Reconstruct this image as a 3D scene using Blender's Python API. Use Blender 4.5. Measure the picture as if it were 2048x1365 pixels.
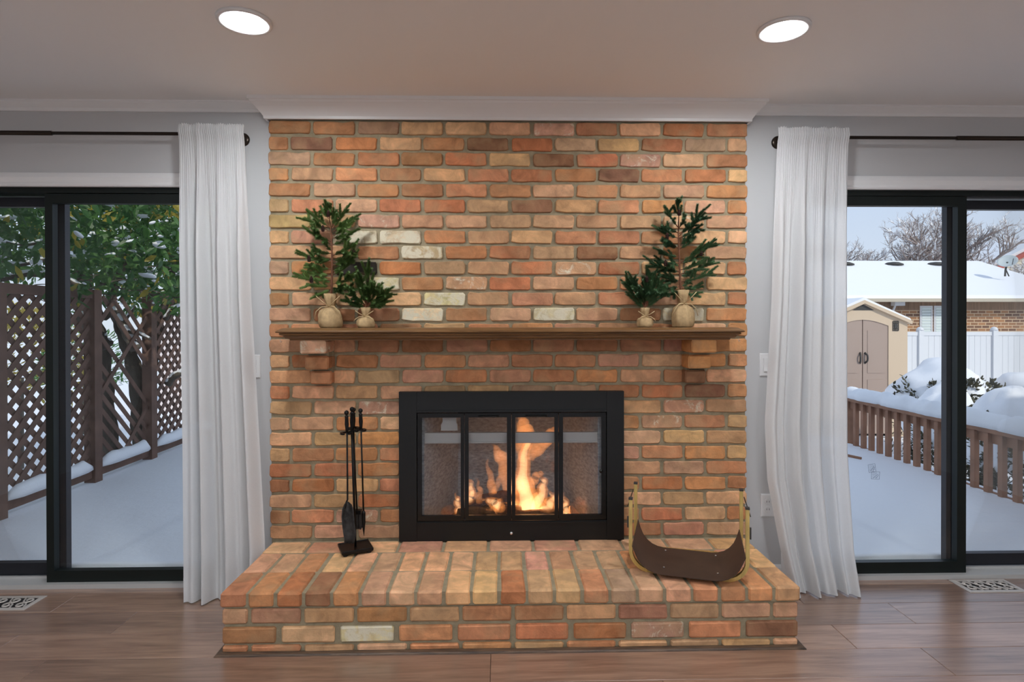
import bpy, bmesh, math, random
from mathutils import Vector, Matrix, noise as mnoise
random.seed(7)
PI = math.pi
# ------------------------------------------------------------------ camera, world, sun, exposure
CX, CD, CZ, FPX = -0.0545, 2.9442, 1.3313, 1177.7
PITCH, YAW, ROLL, SHV = -0.0049, 0.0216, 0.0013, -32.07
scene = bpy.context.scene
for o in list(bpy.data.objects): bpy.data.objects.remove(o)
col = scene.collection
cam_d = bpy.data.cameras.new('camera'); cam = bpy.data.objects.new('camera', cam_d); col.objects.link(cam)
cam_d.sensor_width = 36; cam_d.lens = FPX / 2048 * 36; cam_d.shift_y = SHV / 2048
cam_d.clip_start = .05; cam_d.clip_end = 300
cam.matrix_world = Matrix.Translation((CX, -CD, CZ)) @ Matrix.Rotation(-YAW, 4, 'Z') @ Matrix.Rotation(PI/2 + PITCH, 4, 'X') @ Matrix.Rotation(-ROLL, 4, 'Z')
scene.camera = cam
vs = scene.view_settings
vs.view_transform = 'Standard'; vs.look = 'None'; vs.gamma = 1; vs.use_curve_mapping = False; vs.exposure = 0.0
world = bpy.data.worlds.new('winter_sky'); scene.world = world; world.use_nodes = True
wn = world.node_tree; wn.nodes.clear()
w_out = wn.nodes.new('ShaderNodeOutputWorld'); w_bg = wn.nodes.new('ShaderNodeBackground')
w_tc = wn.nodes.new('ShaderNodeTexCoord'); w_sep = wn.nodes.new('ShaderNodeSeparateXYZ'); w_r = wn.nodes.new('ShaderNodeValToRGB')
wn.links.new(w_tc.outputs['Generated'], w_sep.inputs[0]); wn.links.new(w_sep.outputs['Z'], w_r.inputs[0])
wn.links.new(w_r.outputs[0], w_bg.inputs[0]); wn.links.new(w_bg.outputs[0], w_out.inputs[0])
w_r.color_ramp.elements[0].position = 0.0; w_r.color_ramp.elements[0].color = (.76, .83, .94, 1)
w_r.color_ramp.elements[1].position = 0.9; w_r.color_ramp.elements[1].color = (.56, .66, .86, 1)
e_ = w_r.color_ramp.elements.new(.22); e_.color = (.62, .74, .96, 1)
w_bg.inputs[1].default_value = 1.0
sun_d = bpy.data.lights.new('sun', 'SUN'); sun = bpy.data.objects.new('sun', sun_d); col.objects.link(sun)
sun_d.energy = 2.4; sun_d.angle = math.radians(1.0); sun_d.color = (1, .93, .82)
SUN_DIR = Vector((.45, -.70, .60)).normalized()
sun.rotation_euler = SUN_DIR.to_track_quat('Z', 'Y').to_euler()
sun.location = SUN_DIR * 40
LAMP_RADIANCE = 290.0        # recessed ceiling lights

# ------------------------------------------------------------------ helpers
def P(u, v, x=None, y=None, z=None):
    """photo pixel -> world point on the plane x=, y= or z="""
    U, V = u - 1024, -(v - 682.5 - SHV)
    c, s = math.cos(ROLL), math.sin(ROLL); U, V = c*U + s*V, -s*U + c*V
    a, b, d = U/FPX, 1.0, V/FPX
    c, s = math.cos(PITCH), math.sin(PITCH); b, d = c*b - s*d, s*b + c*d
    c, s = math.cos(YAW), math.sin(YAW); a, b = c*a + s*b, -s*a + c*b
    if y is not None: t = (y + CD)/b
    elif z is not None: t = (z - CZ)/d
    else: t = (x - CX)/a
    return Vector((CX + t*a, -CD + t*b, CZ + t*d))
def lin(c):
    c = c/255.0
    return c/12.92 if c <= .04045 else ((c + .055)/1.055)**2.4
def S(r, g, b, a=1.0): return (lin(r), lin(g), lin(b), a)

class MB:
    def __init__(s): s.v = []; s.f = []; s.m = []
    def add(s, vs, fs, mi=0):
        n = len(s.v); s.v += [tuple(p) for p in vs]
        s.f += [tuple(i + n for i in f) for f in fs]; s.m += [mi]*len(fs); return s
    def box(s, a, b, mi=0):
        (x0, y0, z0), (x1, y1, z1) = a, b
        x0, x1 = min(x0, x1), max(x0, x1); y0, y1 = min(y0, y1), max(y0, y1); z0, z1 = min(z0, z1), max(z0, z1)
        return s.add([(x0,y0,z0),(x1,y0,z0),(x1,y1,z0),(x0,y1,z0),(x0,y0,z1),(x1,y0,z1),(x1,y1,z1),(x0,y1,z1)],
              [(0,3,2,1),(4,5,6,7),(0,1,5,4),(1,2,6,5),(2,3,7,6),(3,0,4,7)], mi)
    def obox(s, c, ax, ay, az, mi=0):
        c = Vector(c); ax, ay, az = Vector(ax), Vector(ay), Vector(az)
        vs = [c+sx*ax+sy*ay+sz*az for sz in (-1,1) for sx, sy in ((-1,-1),(1,-1),(1,1),(-1,1))]
        return s.add(vs, [(0,3,2,1),(4,5,6,7),(0,1,5,4),(1,2,6,5),(2,3,7,6),(3,0,4,7)], mi)
    def bar(s, p, q, w, h, up=(0,0,1), mi=0):
        p, q = Vector(p), Vector(q); d = (q-p); L = d.length; d.normalize(); up = Vector(up)
        sd = d.cross(up)
        if sd.length < 1e-4: sd = d.cross(Vector((1,0,0)))
        sd.normalize(); u2 = sd.cross(d)
        return s.obox((p+q)/2, d*L/2, sd*w/2, u2*h/2, mi)
    def tube(s, pts, r, n=8, mi=0, cap=True, flat=None):
        pts = [Vector(p) for p in pts]; m = len(pts)
        rs = r if isinstance(r, (list, tuple)) else [r]*m
        base = len(s.v); prev = None
        for i, p in enumerate(pts):
            t = (pts[min(i+1, m-1)] - pts[max(i-1, 0)])
            if t.length < 1e-9: t = Vector((0,0,1))
            t.normalize()
            if prev is None:
                a = Vector((0,0,1)) if abs(t.z) < .9 else Vector((1,0,0))
                e1 = t.cross(a).normalized()
            else:
                e1 = (prev - t*prev.dot(t))
                e1 = e1.normalized() if e1.length > 1e-6 else t.orthogonal().normalized()
            prev = e1; e2 = t.cross(e1)
            for k in range(n):
                an = 2*PI*k/n
                off = e1*math.cos(an)*rs[i] + e2*math.sin(an)*rs[i]
                if flat: off = Vector((off.x*flat[0], off.y*flat[1], off.z*flat[2]))
                s.v.append(tuple(p + off))
        for i in range(m-1):
            for k in range(n):
                a = base+i*n+k; b = base+i*n+(k+1) % n
                s.f.append((a, b, b+n, a+n)); s.m.append(mi)
        if cap:
            s.f.append(tuple(base+k for k in range(n))[::-1]); s.m.append(mi)
            s.f.append(tuple(base+(m-1)*n+k for k in range(n))); s.m.append(mi)
        return s
    def lathe(s, prof, n=24, c=(0,0,0), axis='Z', mi=0, wob=None):
        base = len(s.v); c = Vector(c)
        for i, (r, h) in enumerate(prof):
            for k in range(n):
                a = 2*PI*k/n; rr = r*(wob(a, i) if wob else 1)
                x, y = rr*math.cos(a), rr*math.sin(a)
                p = (x, y, h) if axis == 'Z' else ((x, h, -y) if axis == 'Y' else (h, x, y))
                s.v.append(tuple(c + Vector(p)))
        for i in range(len(prof)-1):
            for k in range(n):
                a = base+i*n+k; b = base+i*n+(k+1) % n
                s.f.append((a, b, b+n, a+n)); s.m.append(mi)
        s.f.append(tuple(base+k for k in range(n))[::-1]); s.m.append(mi)
        s.f.append(tuple(base+(len(prof)-1)*n+k for k in range(n))); s.m.append(mi)
        return s
    def prism(s, poly, a, b, axis='y', mi=0):
        """closed 2-D outline swept from a to b along an axis; outline gives the other two coords in order"""
        n = len(poly)
        def mk(p, t): return {'x': (t, p[0], p[1]), 'y': (p[0], t, p[1]), 'z': (p[0], p[1], t)}[axis]
        vs = [mk(p, a) for p in poly] + [mk(p, b) for p in poly]
        fs = [tuple(range(n)), tuple(range(2*n-1, n-1, -1))] + [(i, n+i, n+(i+1) % n, (i+1) % n) for i in range(n)]
        return s.add(vs, fs, mi)
    def mesh(s, name, mats, smooth=False, fix=False):
        me = bpy.data.meshes.new(name); me.from_pydata(s.v, [], s.f)
        for m in (mats if isinstance(mats, (list, tuple)) else [mats]): me.materials.append(m)
        if any(s.m): me.polygons.foreach_set('material_index', s.m)
        if fix:
            bm = bmesh.new(); bm.from_mesh(me); bmesh.ops.recalc_face_normals(bm, faces=bm.faces); bm.to_mesh(me); bm.free()
        if smooth is True: me.polygons.foreach_set('use_smooth', [True]*len(me.polygons))
        elif smooth: me.shade_auto(smooth) if hasattr(me, 'shade_auto') else None
        me.update(); return me
    def build(s, name, mats, parent=None, smooth=False, fix=True, **kw):
        return link(name, s.mesh(name, mats, smooth, fix), parent, **kw)
def link(name, me, parent=None, label=None, cat=None, group=None, kind=None, loc=None):
    o = bpy.data.objects.new(name, me); col.objects.link(o)
    if parent:
        o.parent = parent; o.matrix_parent_inverse = Matrix.Translation(-parent.location) if parent.rotation_euler.z == 0 else Matrix()
    if loc is not None: o.location = loc
    return tag(o, label, cat, group, kind)
def tag(o, label=None, cat=None, group=None, kind=None):
    for k, v in (('label', label), ('category', cat), ('group', group), ('kind', kind)):
        if v: o[k] = v
    return o
def thing(name, label, cat, loc=(0,0,0), group=None, kind=None):
    o = bpy.data.objects.new(name, None); col.objects.link(o); o.location = loc; o.empty_display_size = .05
    return tag(o, label, cat, group, kind)
def auto_smooth(o, deg=35):
    me = o.data; me.polygons.foreach_set('use_smooth', [True]*len(me.polygons))
    bm = bmesh.new(); bm.from_mesh(me); a = math.radians(deg)
    for e in bm.edges:
        if len(e.link_faces) == 2 and e.calc_face_angle(0) > a: e.smooth = False
    bm.to_mesh(me); bm.free(); return o

# ------------------------------------------------------------------ materials
def nodes(name):
    m = bpy.data.materials.new(name); m.use_nodes = True; nt = m.node_tree
    return m, nt, nt.nodes['Principled BSDF']
def N(nt, t, **kw):
    n = nt.nodes.new(t)
    for k, v in kw.items():
        if k in n.inputs: n.inputs[k].default_value = v
        else: setattr(n, k, v)
    return n
def coords(nt, scale=(1,1,1), rnd=False, src='Object'):
    tc = N(nt, 'ShaderNodeTexCoord'); mp = N(nt, 'ShaderNodeMapping'); mp.inputs['Scale'].default_value = scale
    nt.links.new(tc.outputs[src], mp.inputs['Vector'])
    if rnd:
        oi = N(nt, 'ShaderNodeObjectInfo'); ml = N(nt, 'ShaderNodeMath', operation='MULTIPLY'); ml.inputs[1].default_value = 57.0
        nt.links.new(oi.outputs['Random'], ml.inputs[0]); nt.links.new(ml.outputs[0], mp.inputs['Location'])
    return mp.outputs[0]
def mat(name, c, rough=.5, metal=0.0, spec=.5, var=None, scale=(1,1,1), rnd=False, bump=None, coat=0, c2=None, sheen=0):
    """var=(noise scale, low, high): colour multiplied between low and high; c2 = second colour mixed by the noise"""
    m, nt, b = nodes(name); L = nt.links.new
    b.inputs['Base Color'].default_value = c; b.inputs['Roughness'].default_value = rough; b.inputs['Metallic'].default_value = metal
    b.inputs['Specular IOR Level'].default_value = spec; b.inputs['Coat Weight'].default_value = coat
    if var or bump: vec = coords(nt, scale, rnd)
    if var:
        n = N(nt, 'ShaderNodeTexNoise', Scale=var[0], Detail=5.0, Roughness=.6); L(vec, n.inputs['Vector'])
        r = N(nt, 'ShaderNodeValToRGB'); L(n.outputs[0], r.inputs[0])
        a = tuple(x*var[1] for x in c[:3]) + (1,); z = tuple(min(1, x*var[2]) for x in (c2 or c)[:3]) + (1,)
        r.color_ramp.elements[0].position = .3; r.color_ramp.elements[0].color = a
        r.color_ramp.elements[1].position = .7; r.color_ramp.elements[1].color = z
        L(r.outputs[0], b.inputs['Base Color'])
    if bump:
        n2 = N(nt, 'ShaderNodeTexNoise', Scale=bump[0], Detail=6.0, Roughness=.65); L(vec, n2.inputs['Vector'])
        bp = N(nt, 'ShaderNodeBump', Strength=bump[1], Distance=bump[2] if len(bump) > 2 else .004); L(n2.outputs[0], bp.inputs['Height'])
        L(bp.outputs[0], b.inputs['Normal'])
    return m
def glass_mat(name, tint=(.93,.96,.95,1), refl=.5, rough=.0):
    m = bpy.data.materials.new(name); m.use_nodes = True; nt = m.node_tree; nt.nodes.clear(); L = nt.links.new
    out = N(nt, 'ShaderNodeOutputMaterial'); mx = N(nt, 'ShaderNodeMixShader'); tr = N(nt, 'ShaderNodeBsdfTransparent'); gl = N(nt, 'ShaderNodeBsdfGlossy')
    tr.inputs[0].default_value = tint; gl.inputs['Roughness'].default_value = rough
    fr = N(nt, 'ShaderNodeFresnel', IOR=1.5); ml = N(nt, 'ShaderNodeMath', operation='MULTIPLY'); ml.inputs[1].default_value = refl
    L(fr.outputs[0], ml.inputs[0]); L(ml.outputs[0], mx.inputs[0]); L(tr.outputs[0], mx.inputs[1]); L(gl.outputs[0], mx.inputs[2]); L(mx.outputs[0], out.inputs[0])
    return m
def emit(name, c, s):
    m = bpy.data.materials.new(name); m.use_nodes = True; nt = m.node_tree; nt.nodes.clear()
    out = N(nt, 'ShaderNodeOutputMaterial'); e = N(nt, 'ShaderNodeEmission'); e.inputs[0].default_value = c; e.inputs[1].default_value = s
    nt.links.new(e.outputs[0], out.inputs[0]); return m
def flame_mat(name, c, s):
    m = bpy.data.materials.new(name); m.use_nodes = True; nt = m.node_tree; nt.nodes.clear()
    out = N(nt, 'ShaderNodeOutputMaterial'); e = N(nt, 'ShaderNodeEmission'); e.inputs[0].default_value = c; e.inputs[1].default_value = s
    nt.links.new(e.outputs[0], out.inputs['Volume']); return m
def cloth_mat(name):
    m = bpy.data.materials.new(name); m.use_nodes = True; nt = m.node_tree; nt.nodes.clear(); L = nt.links.new
    out = N(nt, 'ShaderNodeOutputMaterial'); d = N(nt, 'ShaderNodeBsdfDiffuse'); t = N(nt, 'ShaderNodeBsdfTranslucent'); tp = N(nt, 'ShaderNodeBsdfTransparent')
    d.inputs[0].default_value = (.86,.86,.86,1); t.inputs[0].default_value = (.86,.86,.85,1)
    m1 = N(nt, 'ShaderNodeMixShader'); m1.inputs[0].default_value = .32; m2 = N(nt, 'ShaderNodeMixShader')
    vec = coords(nt, (1,1,1)); w = N(nt, 'ShaderNodeTexNoise', Scale=900.0, Detail=2.0); L(vec, w.inputs['Vector'])
    r = N(nt, 'ShaderNodeMapRange'); r.inputs['From Min'].default_value = .35; r.inputs['From Max'].default_value = .65; r.inputs['To Min'].default_value = .02; r.inputs['To Max'].default_value = .14
    L(w.outputs[0], r.inputs[0]); L(r.outputs[0], m2.inputs[0])
    L(d.outputs[0], m1.inputs[1]); L(t.outputs[0], m1.inputs[2]); L(m1.outputs[0], m2.inputs[1]); L(tp.outputs[0], m2.inputs[2]); L(m2.outputs[0], out.inputs[0])
    return m
def leaf_mat(name, c, c2, trans=.35):
    m, nt, b = nodes(name); L = nt.links.new
    vec = coords(nt); n = N(nt, 'ShaderNodeTexNoise', Scale=6.0, Detail=3.0); L(vec, n.inputs['Vector'])
    r = N(nt, 'ShaderNodeValToRGB'); r.color_ramp.elements[0].position = .35; r.color_ramp.elements[1].position = .68
    r.color_ramp.elements[0].color = c; r.color_ramp.elements[1].color = c2; L(n.outputs[0], r.inputs[0]); L(r.outputs[0], b.inputs['Base Color'])
    b.inputs['Roughness'].default_value = .45
    t = N(nt, 'ShaderNodeBsdfTranslucent'); L(r.outputs[0], t.inputs[0]); mx = N(nt, 'ShaderNodeMixShader'); mx.inputs[0].default_value = trans
    out = [x for x in nt.nodes if x.type == 'OUTPUT_MATERIAL'][0]
    L(b.outputs[0], mx.inputs[1]); L(t.outputs[0], mx.inputs[2]); L(mx.outputs[0], out.inputs[0]); return m
def brick_mat():
    m, nt, b = nodes('old_brick'); L = nt.links.new
    vec = coords(nt, (1,1,1), True); oi = N(nt, 'ShaderNodeObjectInfo')
    n1 = N(nt, 'ShaderNodeTexNoise', Scale=13.0, Detail=6.0, Roughness=.62, Distortion=.6); L(vec, n1.inputs['Vector'])
    r1 = N(nt, 'ShaderNodeMapRange'); r1.inputs['From Min'].default_value = .3; r1.inputs['From Max'].default_value = .72; r1.inputs['To Min'].default_value = .70; r1.inputs['To Max'].default_value = 1.38
    L(n1.outputs[0], r1.inputs[0])
    mul = N(nt, 'ShaderNodeVectorMath', operation='SCALE'); L(oi.outputs['Color'], mul.inputs[0]); L(r1.outputs[0], mul.inputs['Scale'])
    n4 = N(nt, 'ShaderNodeTexNoise', Scale=9.0, Detail=3.0); L(vec, n4.inputs['Vector'])       # tan bloom
    r4 = N(nt, 'ShaderNodeMapRange'); r4.inputs['From Min'].default_value = .48; r4.inputs['From Max'].default_value = .72; r4.inputs['To Max'].default_value = .55
    L(n4.outputs[0], r4.inputs[0])
    mx0 = N(nt, 'ShaderNodeMix', data_type='RGBA'); L(r4.outputs[0], mx0.inputs[0]); L(mul.outputs[0], mx0.inputs[6]); mx0.inputs[7].default_value = S(186,152,114)
    n3 = N(nt, 'ShaderNodeTexNoise', Scale=16.0, Detail=7.0, Roughness=.7, Distortion=.8); L(vec, n3.inputs['Vector'])
    th = N(nt, 'ShaderNodeMath', operation='MULTIPLY_ADD'); th.inputs[1].default_value = .56; th.inputs[2].default_value = .22; L(oi.outputs['Alpha'], th.inputs[0])
    sb = N(nt, 'ShaderNodeMath', operation='SUBTRACT'); L(n3.outputs[0], sb.inputs[0]); L(th.outputs[0], sb.inputs[1])
    ml = N(nt, 'ShaderNodeMath', operation='MULTIPLY', use_clamp=True); ml.inputs[1].default_value = 8.0; L(sb.outputs[0], ml.inputs[0])
    mx = N(nt, 'ShaderNodeMix', data_type='RGBA'); L(ml.outputs[0], mx.inputs[0]); L(mx0.outputs[2], mx.inputs[6]); mx.inputs[7].default_value = S(226,216,190)
    L(mx.outputs[2], b.inputs['Base Color']); b.inputs['Roughness'].default_value = .85; b.inputs['Specular IOR Level'].default_value = .25
    n2 = N(nt, 'ShaderNodeTexNoise', Scale=70.0, Detail=6.0, Roughness=.7); L(vec, n2.inputs['Vector'])
    ad = N(nt, 'ShaderNodeMath', operation='MULTIPLY_ADD'); ad.inputs[1].default_value = .8; L(n1.outputs[0], ad.inputs[0]); L(n2.outputs[0], ad.inputs[2])
    bp = N(nt, 'ShaderNodeBump', Strength=.45, Distance=.006); L(ad.outputs[0], bp.inputs['Height']); L(bp.outputs[0], b.inputs['Normal'])
    return m
def wood_mat(name, c1, c2, rough=.4, scale=(1.2, 14, 14), coat=0, rnd=True, tone=False, spec=.5):
    m, nt, b = nodes(name); L = nt.links.new
    vec = coords(nt, scale, rnd); n = N(nt, 'ShaderNodeTexNoise', Scale=3.0, Detail=7.0, Roughness=.62, Distortion=.5); L(vec, n.inputs['Vector'])
    r = N(nt, 'ShaderNodeValToRGB'); r.color_ramp.elements[0].position = .3; r.color_ramp.elements[1].position = .7
    r.color_ramp.elements[0].color = c1; r.color_ramp.elements[1].color = c2; L(n.outputs[0], r.inputs[0])
    src = r.outputs[0]
    if tone:
        oi = N(nt, 'ShaderNodeObjectInfo'); mr = N(nt, 'ShaderNodeMapRange'); mr.inputs['To Min'].default_value = .78; mr.inputs['To Max'].default_value = 1.2
        L(oi.outputs['Random'], mr.inputs[0]); sc = N(nt, 'ShaderNodeVectorMath', operation='SCALE'); L(src, sc.inputs[0]); L(mr.outputs[0], sc.inputs['Scale']); src = sc.outputs[0]
    L(src, b.inputs['Base Color']); b.inputs['Roughness'].default_value = rough; b.inputs['Coat Weight'].default_value = coat; b.inputs['Coat Roughness'].default_value = rough*.8; b.inputs['Coat IOR'].default_value = 1.7 if tone else 1.5
    b.inputs['Specular IOR Level'].default_value = spec
    bp = N(nt, 'ShaderNodeBump', Strength=.12, Distance=.002); L(n.outputs[0], bp.inputs['Height']); L(bp.outputs[0], b.inputs['Normal'])
    return m
def facade_mat():
    m, nt, b = nodes('far_brick'); L = nt.links.new
    tc = N(nt, 'ShaderNodeTexCoord'); sp = N(nt, 'ShaderNodeSeparateXYZ'); cb = N(nt, 'ShaderNodeCombineXYZ')
    L(tc.outputs['Object'], sp.inputs[0]); L(sp.outputs[0], cb.inputs[0]); L(sp.outputs[2], cb.inputs[1])
    t = N(nt, 'ShaderNodeTexBrick', offset=.5); L(cb.outputs[0], t.inputs['Vector'])
    for k, v in (('Scale',1.0),('Brick Width',.26),('Row Height',.1),('Mortar Size',.012),('Bias',0.0)): t.inputs[k].default_value = v
    t.inputs['Color1'].default_value = S(176,128,88); t.inputs['Color2'].default_value = S(112,82,66); t.inputs['Mortar'].default_value = S(205,180,150)
    L(t.outputs[0], b.inputs['Base Color']); b.inputs['Roughness'].default_value = .9; return m

M = dict(
 wall=mat('painted_wall', (.57,.575,.58,1), .6, bump=(60,.05,.002)), ceil=mat('ceiling_paint', (.90,.90,.90,1), .75),
 trim=mat('white_trim', (.84,.84,.84,1), .35), brick=brick_mat(),
 mortar=mat('mortar', S(160,148,122), .95, spec=.1, var=(20,.75,1.15), bump=(120,.6,.004)),
 floor=wood_mat('plank_floor', S(122,92,76), S(172,138,116), .32, (1.0, 12, 12), coat=1.0, tone=True),
 subfloor=mat('subfloor', S(40,28,22), .8), mantel=wood_mat('stained_oak', S(84,58,34), S(134,98,60), .32, (1.5, 30, 30), coat=.3, rnd=False),
 basewood=wood_mat('worn_dark_wood', S(38,28,22), S(110,86,66), .5, (3, 40, 40), rnd=False),
 black=mat('black_steel', S(24,25,25), .42, .3, bump=(300,.05,.001)), blackg=mat('black_gloss', S(14,15,15), .25, .2),
 iron=mat('wrought_iron', S(26,25,24), .45, .6, var=(30,.6,1.5)), ash=mat('ashy_iron', S(40,40,40), .6, .3, var=(28,.4,3.6)),
 frame=mat('door_aluminium', S(17,26,24), .38, .35), frame2=mat('door_aluminium_outer', S(44,46,52), .35, .5),
 glass=glass_mat('door_glass', (.96,.975,.975,1), .3), fglass=glass_mat('fire_glass', (.93,.93,.93,1), .8),
 rod=mat('bronze_rod', S(52,44,38), .28, .8), cloth=cloth_mat('sheer_curtain'), plate=mat('switch_plate', (.82,.82,.82,1), .3),
 brass=mat('brushed_brass', S(232,206,130), .36, .8, var=(60,.7,1.15), scale=(1,1,.15)), sheet=mat('brown_sheet', S(72,56,47), .5, .25, var=(8,.8,1.25), bump=(220,.08,.001)),
 rivet=mat('steel_rivet', S(225,225,225), .25, .9), burlap=mat('burlap', S(186,158,118), .95, spec=.1, var=(55,.78,1.12), bump=(420,.5,.002)),
 twine=mat('jute_twine', S(196,170,128), .9), bark=mat('twig_bark', S(104,64,42), .85, var=(40,.7,1.3)),
 needle=leaf_mat('needles', S(58,88,46), S(122,152,84), .2), needle2=leaf_mat('needles_blue', S(52,84,58), S(104,138,94), .2), cone=mat('pine_cone', S(58,32,26), .8),
 refr=mat('refractory_panel', S(184,192,198), .9, var=(36,.55,1.25), scale=(1,1,2.2), bump=(90,.9,.008)), soot=mat('sooty_firebox', S(46,44,42), .95, var=(14,.6,1.4)),
 steel=mat('grey_damper_steel', S(196,196,194), .45, .2), log=mat('charred_log', S(70,50,40), .95, var=(24,.35,1.7), bump=(40,1.0,.01)),
 ember=emit('ember', (1,.22,.03,1), 3.0), lamp=emit('lamp_lens', (.91,.955,1,1), LAMP_RADIANCE),
 snow=mat('snow', (.86,.88,.92,1), .6, spec=.3, bump=(14,.25,.02)), lattice=mat('weathered_cedar', S(104,78,66), .85, var=(7,.7,1.25), rnd=True),
 rail=mat('redwood_rail', S(150,108,84), .8, var=(7,.75,1.2), rnd=True), leaf=leaf_mat('broad_leaf', S(40,84,38), S(98,140,70), .4), leafy=leaf_mat('yellow_and_backlit_leaf', S(150,140,52), S(196,176,84), .5),
 trunk=mat('tree_bark', S(92,84,74), .95, var=(9,.55,1.3), scale=(1,1,.35), bump=(18,.9,.02)), twig=mat('bare_twig', S(150,136,130), .95, var=(3,.8,1.3)),
 shed=mat('shed_resin', S(206,184,158), .6), sheddoor=mat('shed_door_resin', S(166,146,134), .6), dark=mat('dark_plastic', S(58,56,54), .6),
 vinyl=mat('white_vinyl', (.66,.67,.69,1), .4), facade=facade_mat(), soldier=mat('soldier_brick', S(140,112,90), .9, var=(6,.6,1.3), scale=(9,1,.2)),
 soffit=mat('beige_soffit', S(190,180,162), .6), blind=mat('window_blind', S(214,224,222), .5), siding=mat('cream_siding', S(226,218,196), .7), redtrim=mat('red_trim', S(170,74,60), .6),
 dish=mat('dish_grey', S(190,200,202), .5), shrub=leaf_mat('dark_shrub', S(34,38,22), S(84,78,44), .2), earth=mat('exterior_render', S(200,190,180), .9), vent=mat('register_grey', S(196,188,180), .4, .2), hole=mat('dark_duct', S(24,20,18), .9),
 roofm=mat('roof_underside', (.6,.6,.6,1), .8), stk=mat('sticker_ink', S(92,100,124), .7), pale=mat('pale_stucco', S(222,210,208), .8))
# ------------------------------------------------------------------ room shell
WY = .0436            # face of the plain wall beside the brick
CEIL = 2.43
W = 1.195; ZT = 2.3374; ZH = .2475; HW = 1.174; HD = .571
RX, RY = 3.9, -6.0    # room half width and rear wall
DL = (-3.25, -1.42); DR = (1.46, 3.29); DTOP = 2.01
wb = MB(); T = .16
def wseg(x0, x1, z0, z1): wb.box((x0, WY, z0), (x1, WY+T, z1))
wseg(-RX-.15, DL[0], -.1, CEIL+.05); wseg(DL[0], DL[1], DTOP, CEIL+.05); wseg(DL[1], -.43, -.1, CEIL+.05)
wseg(-.43, .44, .93, CEIL+.05); wseg(-.43, .44, -.1, .26); wseg(.44, DR[0], -.1, CEIL+.05); wseg(DR[0], DR[1], DTOP, CEIL+.05); wseg(DR[1], RX+.15, -.1, CEIL+.05)
wb.build('wall_back', M['wall'], label='pale grey wall around the brick fireplace and patio doors', cat='wall', kind='structure')
MB().box((-RX-.15, RY-.15, -.1), (-RX, WY, CEIL+.05)).build('wall_left', M['wall'], label='plain pale wall beside the lattice patio door', cat='wall', kind='structure')
MB().box((RX, RY-.15, -.1), (RX+.15, WY, CEIL+.05)).build('wall_right', M['wall'], label='plain pale wall beside the railing patio door', cat='wall', kind='structure')
wf = MB(); WX = (-2.4, 2.4); WZ = (.45, 2.15)
wf.box((-RX, RY-.15, -.1), (WX[0], RY, CEIL+.05)).box((WX[1], RY-.15, -.1), (RX, RY, CEIL+.05)).box((WX[0], RY-.15, -.1), (WX[1], RY, WZ[0])).box((WX[0], RY-.15, WZ[1]), (WX[1], RY, CEIL+.05))
wf.build('wall_front', M['wall'], label='plain pale wall with a wide added window facing the fireplace', cat='wall', kind='structure')
w1 = thing('added_window_1', 'unseen wide white framed window added opposite the fireplace for daylight', 'window', (0, RY, WZ[0]), kind='structure')  # unseen window, added to bring soft daylight onto the brick
fr = MB()
for a, b in (((WX[0],WZ[0]),(WX[0]+.06,WZ[1])),((WX[1]-.06,WZ[0]),(WX[1],WZ[1])),((WX[0]+.06,WZ[0]),(WX[1]-.06,WZ[0]+.06)),((WX[0]+.06,WZ[1]-.06),(WX[1]-.06,WZ[1])),((-.83,WZ[0]+.06),(-.77,WZ[1]-.06)),((.77,WZ[0]+.06),(.83,WZ[1]-.06))):
    fr.box((a[0], RY-.12, a[1]), (b[0], RY-.05, b[1]))
fr.build('window_frame', M['trim'], w1)
for a, b in ((WX[0]+.06, -.83), (-.77, .77), (.83, WX[1]-.06)): MB().box((a, RY-.09, WZ[0]+.06), (b, RY-.082, WZ[1]-.06)).build('pane', M['glass'], w1)
# ceiling with holes is not needed: the lights sit just under it
MB().box((-RX-.15, RY-.15, CEIL), (RX+.15, WY+T, CEIL+.12)).build('ceiling', M['ceil'], label='smooth white ceiling with recessed lights', cat='ceiling', kind='structure')
MB().prism([(.75,2.62),(-3.0,4.1),(-6.9,2.62),(-6.9,2.5),(.75,2.5)], -9, 9, 'x').build('roof', M['roofm'], label='unseen gable roof added above the room to shade the deck', cat='roof', kind='structure')  # unseen roof, added and run long to cast shade over the deck
fl = MB().box((-RX-.15, RY-.15, -.12), (RX+.15, WY+T, -.012)).build('floor', M['subfloor'], label='brown wood plank floor', cat='floor', kind='structure')
# planks: each its own piece
pw = .193; y1 = WY - .003; row = 0
random.seed(3)
pl_cache = {}
def plank(x0, x1, ya, yb):
    key = (round(x1-x0, 2), round(yb-ya, 3))
    if key not in pl_cache:
        L, Wd = x1-x0-.0016, yb-ya-.0016; b = .0012
        m = MB(); v = []
        for z, i in ((-.012, 0), (-b, 0), (0, b)):
            v += [(-L/2+i, -Wd/2+i, z), (L/2-i, -Wd/2+i, z), (L/2-i, Wd/2-i, z), (-L/2+i, Wd/2-i, z)]
        f = [(0,3,2,1), (8,9,10,11)] + [(k, (k+1) % 4, 4+(k+1) % 4, 4+k) for k in range(4)] + [(4+k, 4+(k+1) % 4, 8+(k+1) % 4, 8+k) for k in range(4)]
        pl_cache[key] = m.add(v, f).mesh('plank', M['floor'])
    o = link('plank', pl_cache[key], fl); o.location = ((x0+x1)/2, (ya+yb)/2, 0)
rows = [WY+.12, -.012, -.205, -.396, -.585, -.775]
while rows[-1] > RY: rows.append(rows[-1]-pw)
off = [.5, 1.38, -1.72, -.35, 1.66, .55]
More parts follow.
